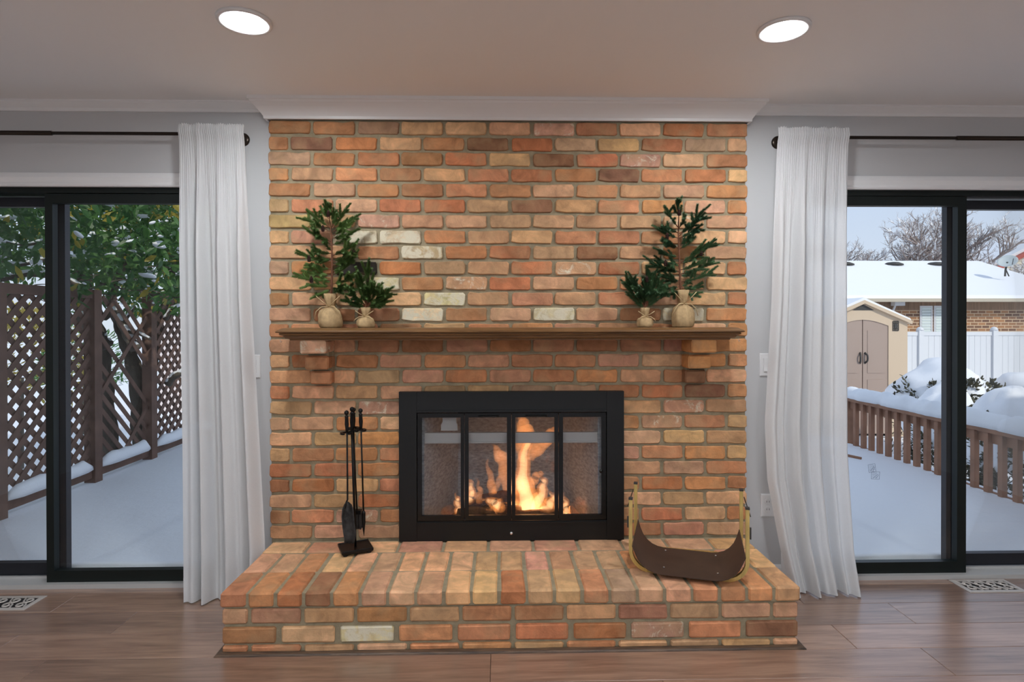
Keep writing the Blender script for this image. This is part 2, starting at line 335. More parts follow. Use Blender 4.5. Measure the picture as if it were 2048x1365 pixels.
for r in range(len(rows)-1):
    ya, yb = max(rows[r+1], RY), rows[r]
    if r == 0: yb = WY+.0
    o0 = off[r] if r < len(off) else random.uniform(-1.2, 1.2)
    x = o0
    while x > -RX: x -= 1.75
    while x < RX:
        a, b = max(x, -RX), min(x+1.75, RX)
        if b-a > .02: plank(a, b, ya, yb)
        x += 1.75
# crown mouldings, casings, baseboards
def crown(h, d): return [(0,0),(-.012,0),(-.014,h*.14),(-d*.35,h*.30),(-d*.62,h*.55),(-d*.85,h*.72),(-d*.92,h*.82),(-d,h*.84),(-d,h),(0,h)]
def run_x(name, prof, xa, xb, y, z, **kw):
    return MB().prism([(y+p[0], z+p[1]) for p in prof], xa, xb, 'x').build(name, M['trim'], **kw)
run_x('trim_1', crown(.046,.045), -RX, -W-.012, WY, CEIL-.046, label='slim crown moulding over the lattice patio door', cat='moulding', kind='structure')
run_x('trim_2', crown(.046,.045), W+.012, RX, WY, CEIL-.046, label='slim crown moulding over the railing patio door', cat='moulding', kind='structure')
# breast crown with mitred returns
cm = MB(); pr = crown(CEIL-ZT+.002, .07); zb = ZT-.002
path = lambda p: [(-W-.006+p[0], WY+.0, zb+p[1]), (-W-.006+p[0], p[0]-.004, zb+p[1]), (W+.006-p[0], p[0]-.004, zb+p[1]), (W+.006-p[0], WY+.0, zb+p[1])]
vs_ = [q for p in pr for q in path(p)]; fs_ = []
for i in range(len(pr)):
    j = (i+1) % len(pr)
    for k in range(3): fs_.append((i*4+k, i*4+k+1, j*4+k+1, j*4+k))
cm.add(vs_, fs_).build('trim_3', M['trim'], label='deep white crown moulding capping the brick fireplace wall', cat='moulding', kind='structure')
casing = [(0,0),(-.018,0),(-.022,.008),(-.016,.022),(-.02,.045),(-.014,.06),(-.008,.07),(0,.07)]
def door_case(nm, a, b, label):
    c = MB().prism([(WY+p[0], DTOP-.002+p[1]) for p in casing], a-.07, b+.07, 'x')
    for x, s in ((a, -1), (b, 1)): c.prism([(x+s*p[1], WY+p[0]) for p in casing], 0, DTOP, 'z')
    c.build(nm, M['trim'], label=label, cat='door casing', kind='structure')
door_case('trim_4', *DL, 'white moulded casing around the lattice-side patio door')
door_case('trim_5', *DR, 'white moulded casing around the railing-side patio door')
for nm, a, b, l in (('baseboard_left', DL[1]+.072, -HW-.022, 'short white baseboard behind the lattice-side curtain'), ('baseboard_right', HW+.022, DR[0]-.072, 'short white baseboard behind the railing-side curtain')):
    MB().prism([(WY,0),(WY-.012,0),(WY-.012,.07),(WY-.006,.085),(WY,.085)], a, b, 'x').build(nm, M['trim'], label=l, cat='baseboard', kind='structure')
# ------------------------------------------------------------------ sliding patio doors
def patio(nm, op, near_px, far_px, label, mir):
    """near_px: stile of the inner panel (two pixels), far_px: stile of the outer panel behind it"""
    d = thing(nm, label, 'patio door', ((op[0]+op[1])/2, WY+.06, 0), kind='structure')
    a, b = op; y0, y1 = WY+.012, WY+.15
    f = MB(); t = .03
    f.box((a, y0, 0), (a+t, y1, DTOP)).box((b-t, y0, 0), (b, y1, DTOP)).box((a+t, y0, DTOP-.028), (b-t, y1, DTOP))
    f.build('door_frame', M['frame'], d)
    MB().box((a+t, WY-.006, .0), (b-t, y1, .022)).box((a+t, y0+.055, .022), (b-t, y0+.065, .034)).build('sill_track', M['steel'], d)
    def panel(x0, x1, y, mt, s0, s1, z0, z1):
        p = MB(); h = .036; rb, rt = .062, .048
        p.box((x0, y, z0), (x0+s0, y+h, z1)).box((x1-s1, y, z0), (x1, y+h, z1)).box((x0+s0, y, z0), (x1-s1, y+h, z0+rb)).box((x0+s0, y, z1-rt), (x1-s1, y+h, z1))
        o = p.build('sash', mt, d)
        MB().box((x0+s0-.004, y+h*.45, z0+rb-.004), (x1-s1+.004, y+h*.45+.006, z1-rt+.004)).build('pane', M['glass'], o)
        return o
    yn, yf = WY+.022, WY+.085
    n0 = P(near_px[0], 700, y=yn).x; n1 = P(near_px[1], 700, y=yn).x
    f0 = P(far_px[0], 700, y=yf).x; f1 = P(far_px[1], 700, y=yf).x
    if mir: # inner panel lies left of the meeting stile
        near = panel(a+t, n1, yn, M['frame'], .05, n1-n0, .018, DTOP-.03); far = panel(f0, b-t, yf, M['frame2'], f1-f0, .05, .034, DTOP-.036)
    else:
        near = panel(n0, b-t, yn, M['frame'], n1-n0, .05, .018, DTOP-.03); far = panel(a+t, f1, yf, M['frame2'], .05, f1-f0, .034, DTOP-.036)
    return d, near, yn
d1, near1, yn = patio('door_1', DL, (91, 106), (107, 131), 'dark sliding glass patio door looking onto a lattice fence', False)
d2, near2, yn = patio('door_2', DR, (1915, 1933), (1893, 1914), 'dark sliding glass patio door looking onto a deck railing and shed', True)
# two small sketchy stickers on the railing-side glass
for (u0, v0, u1, v1, an) in ((1737, 929, 1751, 945, -.15), (1743, 944, 1759, 959, .05)):
    a, b = P(u0, v1, y=yn+.012), P(u1, v0, y=yn+.012); c = (a+b)/2; hx, hz = (b.x-a.x)/2, (b.z-a.z)/2
    s = MB(); R = Matrix.Rotation(an, 3, 'Y')
    def ln(x0, z0, x1, z1, w=.0012):
        p, q = c+R@Vector((x0*hx, 0, z0*hz)), c+R@Vector((x1*hx, 0, z1*hz)); s.bar(p, q, .0006, w, up=(0,0,1) if abs(x1-x0) > .3 else (1,0,0))
    for e in ((-1,-1,1,-1),(-1,1,1,1),(-1,-1,-1,1),(1,-1,1,1)): ln(*e)
    for k in range(5): ln(-.8, .75-.32*k, random.uniform(.2,.9), .75-.32*k+random.uniform(-.1,.1), .0009)
    ln(-.6,-.8,.7,.5); ln(.1,-.9,.8,.2)
    s.build('sticker', M['stk'], near2, label='small inked safety sticker on the glass')
# ------------------------------------------------------------------ recessed lights
lens_me = MB().lathe([(.0705, 0), (.0705, .004), (.06, .006), (.0005, .006)], 32).mesh('lens', M['lamp'], fix=True)
ring_me = MB()
prf = [(.071,.002),(.073,-.003),(.088,-.006),(.094,-.004),(.0955,.006),(.071,.006)]
n = 40
ring_me.v = [(r*math.cos(2*PI*k/n), r*math.sin(2*PI*k/n), h) for r, h in prf for k in range(n)]
ring_me.f = [(i*n+k, i*n+(k+1) % n, ((i+1) % 6)*n+(k+1) % n, ((i+1) % 6)*n+k) for i in range(6) for k in range(n)]; ring_me.m = [0]*len(ring_me.f)
ring_me = ring_me.mesh('trim_ring', M['trim'], True, True)
def downlight(x, y, label, group=None):
    t = thing('recessed_light', label, 'ceiling light', (x, y, CEIL-.006), group)
    for nm, me in (('lens', lens_me), ('trim_ring', ring_me)):
        o = bpy.data.objects.new(nm, me); col.objects.link(o); o.parent = t
lpos = [P(489, 44, z=CEIL-.006), P(1567, 61, z=CEIL-.006)]
downlight(lpos[0].x, lpos[0].y, 'lit recessed ceiling light before the lattice-side half of the brick')
downlight(lpos[1].x, lpos[1].y, 'lit recessed ceiling light before the railing-side half of the brick')
for y in (-2.75, -4.7):
    for x in (-2.7, -.98, 1.0, 2.7): downlight(x, y, 'lit recessed ceiling light in the rear rows of the room', 'rear recessed lights')
# ------------------------------------------------------------------ brick pieces
PAL = dict(o=(198,138,96), r=(188,122,84), t=(206,160,120), b=(176,124,88), d=(142,102,76), c=(218,200,158), k=(52,46,42), p=(198,144,114), w=(196,150,120), g=(176,142,110), y=(200,166,116))
WHITE = dict(w=.58, c=.36, y=.74, g=.90, k=.93)
def tint(o, ch, rnd, lit_gain=1.0):
    c = PAL[ch]; j = rnd.uniform(.9, 1.08)*lit_gain
    o.color = (lin(min(255, c[0]*j)), lin(min(255, c[1]*j*rnd.uniform(.97,1.03))), lin(min(255, c[2]*j*rnd.uniform(.94,1.05))), WHITE.get(ch, 1.0 if rnd.random() < .8 else .86))
def wall_brick_mesh(L, H, D, seed):
    r = random.Random(seed); pts = []; c = .008
    nx = max(2, int(L/.045))
    for k in range(nx+1): pts.append((-L/2+c+(L-2*c)*k/nx, -H/2, 0))
    pts.append((L/2, -H/2+c, 1)); pts.append((L/2, 0, 1)); pts.append((L/2, H/2-c, 1))
    for k in range(nx+1): pts.append((L/2-c-(L-2*c)*k/nx, H/2, 0))
    pts.append((-L/2, H/2-c, 1)); pts.append((-L/2, 0, 1)); pts.append((-L/2, -H/2+c, 1))
    jit = [(x+r.uniform(-.0022,.0022), z+r.uniform(-.0022,.0022)+(r.uniform(0,.004)*(1 if z < 0 else -1) if r.random() < .15 else 0)) for x, z, s in pts]
    n = len(jit); v = []
    for dep, ins in ((D, 0), (.0045, 0), (0, .0035)):
        for x, z in jit:
            f = 1-2*ins/L, 1-2*ins/H
            v.append((x*f[0], dep+(r.uniform(-.0012,.0012) if dep < D else 0), z*f[1]))
    fs = [tuple(range(n)), tuple(2*n+k for k in range(n))] + [(i*n+k, i*n+(k+1) % n, (i+1)*n+(k+1) % n, (i+1)*n+k) for i in (0, 1) for k in range(n)]
    m = MB(); m.add(v, fs); return m.mesh('brick', M['brick'], fix=True)
LB, JT = .2035, .0150
RP = (ZT-ZH)/27; HB = RP-.0135
full_var = [wall_brick_mesh(LB, HB, .04, i) for i in range(14)]
half_var = [wall_brick_mesh(.0945, HB, .04, 50+i) for i in range(6)]
odd_cache = {}
def brick_for(L, seed):
    if abs(L-LB) < .003: return full_var[seed % 14]
    if abs(L-.0945) < .003: return half_var[seed % 6]
    k = round(L, 3)
    if k not in odd_cache: odd_cache[k] = wall_brick_mesh(L, HB, .04, int(L*9999))
    return odd_cache[k]
ROWS = ['bogtttwotro','bdrtodrgtrgt','goobrtdrwto','otootorodort','btoboototto','gotrrtdtooto','ytwttttttwt','tpccottoobtt','ttocortdtot','gokrttrwrtto','ttcowrtoott','btttctptotto','tbbcbtctbco','ooobtooptoto',
 'ttbbpbpbppo','trbpopboptoo','ptgpopoopot','rtttgtgtrrdo','ttwoooootwt','ttotooooowbt','ttoooooottt','tooooooopoot','rropooootto','brtooooooroo','ttrooooottt','bowoooootrto','pttooooobpt']
ch = thing('brick_chimney_breast', 'floor to ceiling old orange and tan brick chimney breast', 'fireplace wall', (0, 0, ZH))
IX0, IX1, IZ1 = -.552, .565, .987
mo = MB(); my = .0095
def mseg(x0, x1, z0, z1): mo.box((x0, my, z0), (x1, WY, z1))
mseg(-W+.006, IX0+.03, ZH-.2, ZT); mseg(IX1-.03, W-.006, ZH-.2, ZT); mseg(IX0+.03, IX1-.03, IZ1-.03, ZT)
mo.build('mortar', M['mortar'], ch)
rnd = random.Random(11); bi = 0
for r in range(27):
    zc = ZT-(r+.5)*RP; odd = r % 2 == 0; cols = ROWS[r]
    Ls = [LB]*11 if odd else [.0945]+[LB]*10+[.0945]
    tot = sum(Ls); j = (2*W-tot)/(len(Ls)-1); x = -W
    for i, L in enumerate(Ls):
        x0, x1 = x, x+L; x = x1+j; bi += 1
        if zc+HB/2 < IZ1-.004:
            if x0 > IX0-.01 and x1 < IX1+.01: continue
            if x0 < IX0 < x1: x1 = IX0+.012
            if x0 < IX1 < x1: x0 = IX1-.012
            if x1-x0 < .02: continue
        o = link('brick', brick_for(x1-x0, bi*5+r), ch)
        o.location = ((x0+x1)/2+rnd.uniform(-.002,.002), rnd.uniform(-.002,.0015), zc+rnd.uniform(-.0015,.0015)); o.rotation_euler = (0, rnd.uniform(-.006,.006), 0)
        o.matrix_parent_inverse = Matrix.Translation(-ch.location)
        tint(o, cols[i] if i < len(cols) else 't', rnd)
# corbels under the mantel
def solid_brick_mesh(lx, ly, lz, seed, bev=.006):
    bm = bmesh.new(); bmesh.ops.create_cube(bm, size=1)
    for v in bm.verts: v.co = Vector((v.co.x*lx, v.co.y*ly, v.co.z*lz))
    bmesh.ops.bevel(bm, geom=list(bm.edges), offset=bev, segments=1, affect='EDGES', profile=.5)
    r = random.Random(seed)
    for v in bm.verts: v.co += Vector([r.uniform(-.0016,.0016) for _ in range(3)])
    me = bpy.data.meshes.new('brick'); bm.to_mesh(me); bm.free(); me.materials.append(M['brick']); return me
def put_brick(me, loc, chh, parent, lit_gain=1.0, rz=0):
    o = link('brick', me, parent); o.location = loc; o.rotation_euler.z = rz; o.matrix_parent_inverse = Matrix.Translation(-parent.location); tint(o, chh, rnd, lit_gain); return o
for sx, cs in ((-1, 'woo'), (1, 'ood')):
    for k, pr_ in enumerate((.155, .105, .055)):
        zc = ZT-(14+k+.5)*RP; lx = (.122, .112, .104)[k]
        put_brick(solid_brick_mesh(lx, pr_+.03, HB, 70+k, .007), (sx*.925-.005+sx*(.004, 0, -.004)[k], .03-(pr_+.03)/2, zc), cs[k], ch)
    cmb = MB().box((sx*.925-.052, -.03, ZT-16.9*RP), (sx*.925+.05, .02, ZT-14*RP)).box((sx*.925-.05, -.085, ZT-15.95*RP), (sx*.925+.048, -.03, ZT-14*RP))
    cmb.build('corbel_mortar', M['mortar'], ch)
# ------------------------------------------------------------------ hearth
he = thing('raised_hearth', 'raised brick hearth step in front of the fireplace', 'hearth', (0, -HD/2, 0))
hm = MB().box((-HW+.014, -HD+.016, 0), (HW-.014, .006, ZH-.062)).box((-HW+.008, -HD+.009, ZH-.062), (HW-.008, .006, ZH-.007))
hm.build('mortar_bed', M['mortar'], he)
hdr = [solid_brick_mesh(.099, .199, .060, 200+i, .0075) for i in range(10)]
strv = [solid_brick_mesh(LB, .125, .060, 230+i) for i in range(5)]
fr_cols = 'oordotttttrttogtpooot'; bk_cols = 'ttottttttttppttotttpt'
pitch = (2*HW-.099)/20
for i in range(21):
    x = -HW+.0495+i*pitch
    put_brick(hdr[i % 10], (x, -HD+.0995, ZH-.030+rnd.uniform(-.001,.001)), fr_cols[i], he, 1.06, rnd.uniform(-.012,.012))  # top bricks get a lighter colour, as if lit from above
    put_brick(hdr[(i*3+4) % 10], (x+rnd.uniform(-.002,.002), -HD+.308, ZH-.030+rnd.uniform(-.001,.001)), bk_cols[i], he, 1.06, rnd.uniform(-.012,.012))
Ls = [.19]+[LB]*9+[.19]; x = -HW; j = (2*HW-sum(Ls))/10
sv19 = solid_brick_mesh(.19, .125, .060, 260)
for i, L in enumerate(Ls):
    put_brick(strv[i % 5] if L == LB else sv19, (x+L/2, -.0855, ZH-.030), 'tptptpptttt'[i], he, 1.05); x += L+j  # back row lightened in colour the same way
C2 = [('half', .120, .178, 'tptbtobtptttt'), ('full', .041, .105, 'btcoorrwodoo'), ('half', .004, .031, 'oottoototttt')]
for kind_, z0, z1, cc in C2:
    h = z1-z0; hw = HW-.006
    Ls = [LB]*10+[.0] if kind_ == 'full' else [.094]+[LB]*9+[.094]
    Ls = [l for l in Ls if l]
    gap = .0152
    if kind_ == 'full': Ls = [.2125]*10; gap = (2*hw-2.125)/9
    else:
        Ls = [.1]+[.2085]*10+[.1]; Ls = [.1]+[(2*hw-.2-.0152*11)/10]*10+[.1]
    x = -hw; meshes = {}
    for i, L in enumerate(Ls):
        key = (round(L, 4), i % 4)
        if key not in meshes: meshes[key] = solid_brick_mesh(L, .1, h, 300+i, .0065)
        put_brick(meshes[key], (x+L/2, -HD+.055, (z0+z1)/2), cc[i], he); x += L+gap
    for sx in (-1, 1):
        for k in range(2): put_brick(solid_brick_mesh(.06, .2, h, 340+k, .006), (sx*(hw-.03), -HD+.22+k*.215, (z0+z1)/2), 'to'[k], he)
tr = MB(); q = [(0,0),(.024,0),(.023,.003),(.017,.007),(.008,.009),(0,.010)]
vs_ = []
for p in q:
    a = p[0]; X, Y = HW-.007+a, HD-.006+a
    vs_ += [(-X, .006, p[1]), (-X, -Y, p[1]), (X, -Y, p[1]), (X, .006, p[1])]
tr.add(vs_, [(i*4+k, i*4+k+1, ((i+1) % 6)*4+k+1, ((i+1) % 6)*4+k) for i in range(6) for k in range(3)])
tr.build('base_moulding', M['basewood'], he, label='worn dark wood shoe moulding')
# ------------------------------------------------------------------ mantel
mt = thing('mantel_shelf', 'long dark stained oak mantel shelf with moulded edge', 'mantel', (0, -.1, 1.246))
mp = [(-.150,1.246),(-.152,1.252),(-.166,1.256),(-.172,1.262),(-.174,1.268),(-.186,1.272),(-.189,1.276),(-.187,1.281),(-.199,1.283),(-.202,1.287),(-.196,1.293),(-.178,1.303),(-.168,1.305)]
vs_ = []; M0, M1 = -1.091, 1.101
for p in mp:
    e = .202+p[0]
    vs_ += [(M0+e, .001, p[1]), (M0+e, p[0], p[1]), (M1-e, p[0], p[1]), (M1-e, .001, p[1])]
n = len(mp); mm = MB().add(vs_, [(i*4+k, i*4+k+1, (i+1)*4+k+1, (i+1)*4+k) for i in range(n-1) for k in range(3)])
mm.f += [(0, 1, 2, 3), ((n-1)*4, (n-1)*4+3, (n-1)*4+2, (n-1)*4+1), tuple(i*4 for i in range(n)), tuple(i*4+3 for i in range(n))]; mm.m += [0]*4
mm.build('shelf_board', M['mantel'], mt)
for x in (P(562, 688, y=-.12).x, P(1388, 684, y=-.12).x, P(1475, 683, y=-.12).x):
    h = MB().tube([(x, -.13, 1.250), (x, -.13, 1.240), (x+.003, -.134, 1.236), (x+.007, -.13, 1.239), (x+.007, -.128, 1.243)], .0011, 6)
    h.build('cup_hook', M['rivet'], mt)
# ------------------------------------------------------------------ fireplace insert
ins = thing('fireplace_insert', 'black steel fireplace insert with four glass bifold doors', 'fireplace', (.007, -.02, ZH))
def IZ(zoom_y): return P(1024, zoom_y/4.137+770, y=-.035).z
def IXp(zoom_x): return P(zoom_x/4.137+780, 930, y=-.035).x
x0, x1, z0, z1 = IXp(74), IXp(1936), ZH+.001, IZ(57)
a0, a1, b0, b1 = IXp(224), IXp(1791), IZ(1128), IZ(230)
yf, yb = -.036, .000
MB().box((x0, yf, z0), (a0-.002, yb, z1)).build('side_panel', M['black'], ins)
MB().box((a1+.002, yf, z0), (x1, yb, z1)).build('side_panel', M['black'], ins)
MB().box((a0-.002, yf+.003, b1), (a1+.002, yb, z1)).box((a0, yf-.004, b1+.004), (a1, yf+.003, b1+.012)).build('top_panel', M['black'], ins)
MB().box((a0-.002, yf+.003, z0), (a1+.002, yb, b0)).box((a0, yf-.003, b0-.012), (a1, yf+.003, b0-.004)).build('bottom_panel', M['black'], ins)
kz = IZ(1225); kx = IXp(1003)
MB().lathe([(.0045,0),(.0075,-.004),(.0085,-.010),(.006,-.015),(.001,-.017)], 16, (kx, yf+.004, kz), 'Y').build('damper_knob', M['rivet'], ins, True)
mk = MB(); r2 = random.Random(5)
for k in range(16):
    xz = 700+k*40+r2.uniform(-8,8); zz = r2.uniform(1215,1250)
    if abs(xz-1003) > 40: mk.box((IXp(xz), yf+.0022, IZ(zz+r2.uniform(6,26))), (IXp(xz)+.0012, yf+.0032, IZ(zz)))
mk.build('scratches', M['iron'], ins)
DOORS = [((228,614),(262,585)), ((618,1004),(650,968)), ((1008,1393),(1037,1362)), ((1397,1787),(1432,1752))]
gz0, gz1 = IZ(1082), IZ(270)
for i, ((da, db), (ga, gb)) in enumerate(DOORS):
    X0, X1, G0, G1 = IXp(da), IXp(db), IXp(ga), IXp(gb); y0, y1 = -.034, -.016
    m = MB().box((X0, y0, b0+.003), (G0, y1, b1-.003)).box((G1, y0, b0+.003), (X1, y1, b1-.003)).box((G0, y0, b0+.003), (G1, y1, gz0)).box((G0, y0, gz1), (G1, y1, b1-.003))
    dd = m.build('glass_door', M['blackg'], ins)
    MB().box((G0-.003, -.024, gz0-.003), (G1+.003, -.020, gz1+.003)).build('pane', M['fglass'], dd)
    if i in (1, 2):
        ha, hb = (IXp(735), IXp(905)) if i == 1 else (IXp(1118), IXp(1300)); hz = IZ(257)
        MB().tube([(ha, y0, hz), (ha+.004, y0-.016, hz-.001), (hb-.004, y0-.016, hz-.001), (hb, y0, hz)], .0028, 8).build('handle', M['iron'], dd, True)
    if i == 3: MB().lathe([(.008,0),(.009,-.006),(.004,-.012)], 12, (IXp(1745), y0, IZ(720)), 'Y').build('latch', M['blackg'], dd, True)
    if i in (0, 1): MB().tube([(X1 if i == 0 else X0, y0-.002, b0+.004), (X1 if i == 0 else X0, y0-.002, b0+.016)], .004, 8).build('hinge', M['black'], dd)
# firebox
fy = .42
zb_, zt_ = .262, .93
m = MB(); m.prism([(-.43,.002),(-.45,.002),(-.31,fy),(-.29,fy)], zb_, zt_, 'z'); m.prism([(.44,.002),(.46,.002),(.32,fy),(.30,fy)], zb_, zt_, 'z'); m.box((-.31, fy, zb_), (.32, fy+.03, zt_-.13))
m.build('refractory_panel', M['refr'], ins)
MB().prism([(-.43,.002),(.44,.002),(.32,fy+.03),(-.31,fy+.03)], zb_-.02, zb_, 'z').build('firebox_floor', M['soot'], ins)
MB().prism([(-.45,.002),(.46,.002),(.32,fy+.03),(-.31,fy+.03)], zt_, zt_+.02, 'z').box((-.31, fy, zt_-.13), (.32, fy+.03, zt_)).build('smoke_throat', M['soot'], ins)
by = .006; bz0, bz1 = P(1024, 887, y=by).z, P(1024, 866, y=by).z
MB().box((-.428, by, bz0), (.438, by+.02, bz1)).box((-.425, by-.006, bz0+.004), (.435, by, bz0+.010)).build('damper_bar', M['steel'], ins, label='pale grey steel bar across the firebox')
a, b = P(882, 862, y=by), P(915, 835, y=by)
MB().prism([(a.x,a.z),(b.x,a.z),(b.x,a.z+.03),(b.x-.006,a.z+.04),(b.x-.006,b.z),(a.x+.008,b.z),(a.x+.008,a.z+.04),(a.x,a.z+.03)], by, by+.03, 'y').build('damper_bracket', M['steel'], ins, label='pale grey bracket above the firebox bar')
# grate and logs
gr = thing('fire_grate', 'low black iron grate under the burning logs', 'grate', (0, .15, zb_))
g = MB()
for x in (-.2, -.1, 0, .1, .2): g.bar((x, .05, zb_+.03), (x, .27, zb_+.03), .012, .012)
g.build('grate_bars', M['iron'], gr)
g = MB().bar((-.24, .08, zb_+.018), (.24, .08, zb_+.018), .012, .014).bar((-.24, .24, zb_+.018), (.24, .24, zb_+.018), .012, .014); g.build('cross_bars', M['iron'], gr)
for sx in (-.22, .22):
    for y in (.08, .24): MB().box((sx-.007, y-.007, zb_), (sx+.007, y+.007, zb_+.014)).build('foot', M['iron'], gr)
def firelog(p, q, r, seed, label):
    rr = random.Random(seed); p, q = Vector(p), Vector(q); n = 9
    pts = [p.lerp(q, k/n)+Vector((0, rr.uniform(-.006,.006), rr.uniform(-.004,.004))) for k in range(n+1)]
    m = MB().tube(pts, [r*rr.uniform(.88,1.1) for _ in pts], 12)
    m.build('firewood_log', M['log'], label=label, cat='log', smooth=False)
zl = zb_+.036
firelog((-.27,.10,zl+.036), (.05,.13,zl+.040), .036, 1, 'charred split log at the front of the fire')
firelog((-.02,.08,zl+.030), (.27,.12,zl+.034), .030, 2, 'charred log glowing on the brass holder side of the fire')
firelog((-.22,.22,zl+.040), (.24,.21,zl+.042), .042, 3, 'thick charred log at the back of the grate')
firelog((-.14,.13,zl+.110), (.16,.19,zl+.118), .030, 4, 'slim charred log lying across the other burning logs')
# flames: closed bodies of glowing gas
FO = flame_mat('flame_orange', (1,.33,.085,1), 17.0); FC = flame_mat('flame_core', (1,.62,.30,1), 30.0); FR = flame_mat('flame_red', (1,.26,.07,1), 3.4)
fire = thing('log_fire', 'tall orange and yellow flames burning behind the glass doors', 'fire', (.03, .15, zb_+.05))
TON = [([(1130,1060,120),(1120,900,112),(1095,760,82),(1105,620,52),(1150,480,44),(1165,375,5)], 1, .12),
 ([(1080,640,20),(1095,520,55),(1120,400,72),(1100,320,62),(1062,278,10)], 0, .17), ([(1150,620,30),(1215,540,62),(1290,450,62),(1335,390,40),(1362,350,4)], 0, .16),
 ([(1200,1050,80),(1250,900,58),(1275,810,34),(1235,745,4)], 1, .10), ([(1250,1060,70),(1320,1000,60),(1355,930,36),(1320,880,4)], 1, .11),
 ([(820,975,34),(848,850,40),(818,720,24),(803,610,3)], 0, .13), ([(850,960,22),(885,830,26),(908,738,3)], 0, .12),
 ([(965,980,46),(962,820,40),(935,680,52),(915,590,58),(878,530,30),(846,500,4)], 0, .16), ([(735,960,34),(742,860,22),(708,768,3)], 0, .12),
 ([(665,960,46),(675,860,36),(652,768,3)], 1, .13), ([(568,1065,36),(560,970,30),(545,896,4)], 1, .12), ([(1450,1068,50),(1455,990,34),(1436,890,3)], 1, .12),
 ([(1560,1075,100),(1575,1010,66),(1560,920,5)], 2, .13), ([(1630,1078,40),(1620,1000,26),(1605,940,3)], 2, .15), ([(490,1078,70),(480,1040,44),(505,1000,4)], 2, .13),
 ([(900,1000,70),(830,960,34),(770,950,4)], 1, .10), ([(930,1020,50),(870,1020,26),(800,1035,3)], 0, .09), ([(1010,1060,60),(1010,960,60),(1000,860,34),(975,760,4)], 1, .14),
 ([(1180,800,40),(1230,740,30),(1270,735,3)], 0, .11), ([(1340,720,14),(1350,670,18),(1345,620,3)], 2, .15), ([(1290,640,10),(1310,600,16),(1300,560,3)], 2, .15)]
def flame(sp, y, sc, seed, mt, yoff=0):
    rr = random.Random(seed); pts = [P(u/4.137+780, v/4.137+770, y=y) for u, v, w in sp]; ws = [w/4.137/385*sc for u, v, w in sp]
    n = 14; cp = []; cr = []
    for k in range(n+1):
        t = k/n*(len(pts)-1); i = min(int(t), len(pts)-2); g_ = t-i
        p0, p1, p2, p3 = pts[max(i-1,0)], pts[i], pts[i+1], pts[min(i+2, len(pts)-1)]
        c = .5*((2*p1)+(p2-p0)*g_+(2*p0-5*p1+4*p2-p3)*g_*g_+(3*p1-p0-3*p2+p3)*g_**3)
        q_ = (ws[i]*(1-g_)+ws[i+1]*g_)*(1+.14*math.sin(k*1.7+seed))
        cp.append(c+Vector((.006*math.sin(k*1.1+seed), .01*math.sin(k*.9+seed*2), 0))); cr.append(max(q_, .0008))
    m_ = MB().tube(cp, cr, 10, flat=(1, .55, 1)); return m_
for i, (sp, kind_, y) in enumerate(TON):
    o = flame(sp, y, 1.0, i, None).build('flame', (FO, FO, FR)[kind_], fire, True)
    if kind_ == 1: flame(sp[:-1]+[(sp[-1][0], (sp[-1][1]*.6+sp[-2][1]*.4), 3)], y, .55, i, None).build('flame_core', FC, o, True)
# ------------------------------------------------------------------ fireplace tools
TZ = ZH+.001; ty = -.145
st = thing('fire_tool_stand', 'black iron fireplace tool stand on a rectangular base', 'tool stand', (-.735, ty, TZ))
c0, cu, cv = Vector((-.737,-.145,0)), Vector((.118,.052,0))*.56, Vector((.045,-.102,0))*.56
b = MB(); zt = TZ+.026
for zz, s in ((TZ+.008, .93), (TZ+.014, 1.0), (TZ+.024, 1.0), (zt, .96), (zt-.004, .90)):
    b.v += [tuple(c0+(sx*cu+sy*cv)*s+Vector((0,0,zz))) for sx, sy in ((-1,-1),(1,-1),(1,1),(-1,1))]
b.f = [(i*4+k, i*4+(k+1) % 4, (i+1)*4+(k+1) % 4, (i+1)*4+k) for i in range(4) for k in range(4)]+[(0,3,2,1),(16,17,18,19)]; b.m = [0]*len(b.f)
b.build('base', M['iron'], st)
for sx, sy in ((-1,-1),(1,-1),(1,1),(-1,1)):
    q = c0+(sx*cu+sy*cv)*.75; MB().lathe([(.010,TZ),(.012,TZ+.004),(.010,TZ+.010)], 10, (q.x,q.y,0)).build('foot', M['iron'], st)
pb = Vector((-.737, ty, zt-.004)); ptop = P(704, 862, y=ty-.005)
MB().tube([pb, pb.lerp(ptop, .5), ptop], [.0052,.0058,.0062], 10).build('pole', M['iron'], st, True)
def grip(u0, v0, u1, v1, y):
    """turned handle from its collar (u1,v1) up to the ball centre (u0,v0)"""
    t, bt = P(u0, v0, y=y), P(u1, v1, y=y); d = bt-t; L = d.length; r = .0105
    prof = [(.0,-1.0),(.006,-.98),(.0095,-.6),(.0108,0),(.0095,.6),(.006,1.0)]
    pts, rs = [], []
    for q, s_ in ((-.0112,.001),(-.0100,.0045),(-.006,.0092),(0,.0112),(.006,.0092),(.010,.0055),(.0125,.0050),(.015,.0085),(.019,.0092),(.024,.0078),(L*.6,.0098),(L*.9,.0072),(L,.0066)):
        pts.append(t+d/L*q); rs.append(s_)
    return MB().tube(pts, rs, 12)
grip(704, 819, 704, 862, ty-.005).build('finial', M['iron'], st, True)
h = MB()
for (u, v, y) in ((693, 867, ty-.03), (720, 861, ty-.01), (707, 857, ty+.03)):
    q = P(u, v, y=y); h.bar(ptop, q, .012, .006)
    for k in range(14):
        a_, b_ = 2*PI*k/14, 2*PI*(k+1)/14
        if k in (10, 11): continue
        h.bar(q+Vector((math.cos(a_)*.024, math.sin(a_)*.024, 0)), q+Vector((math.cos(b_)*.024, math.sin(b_)*.024, 0)), .012, .008)
h.build('tool_hanger', M['iron'], st)
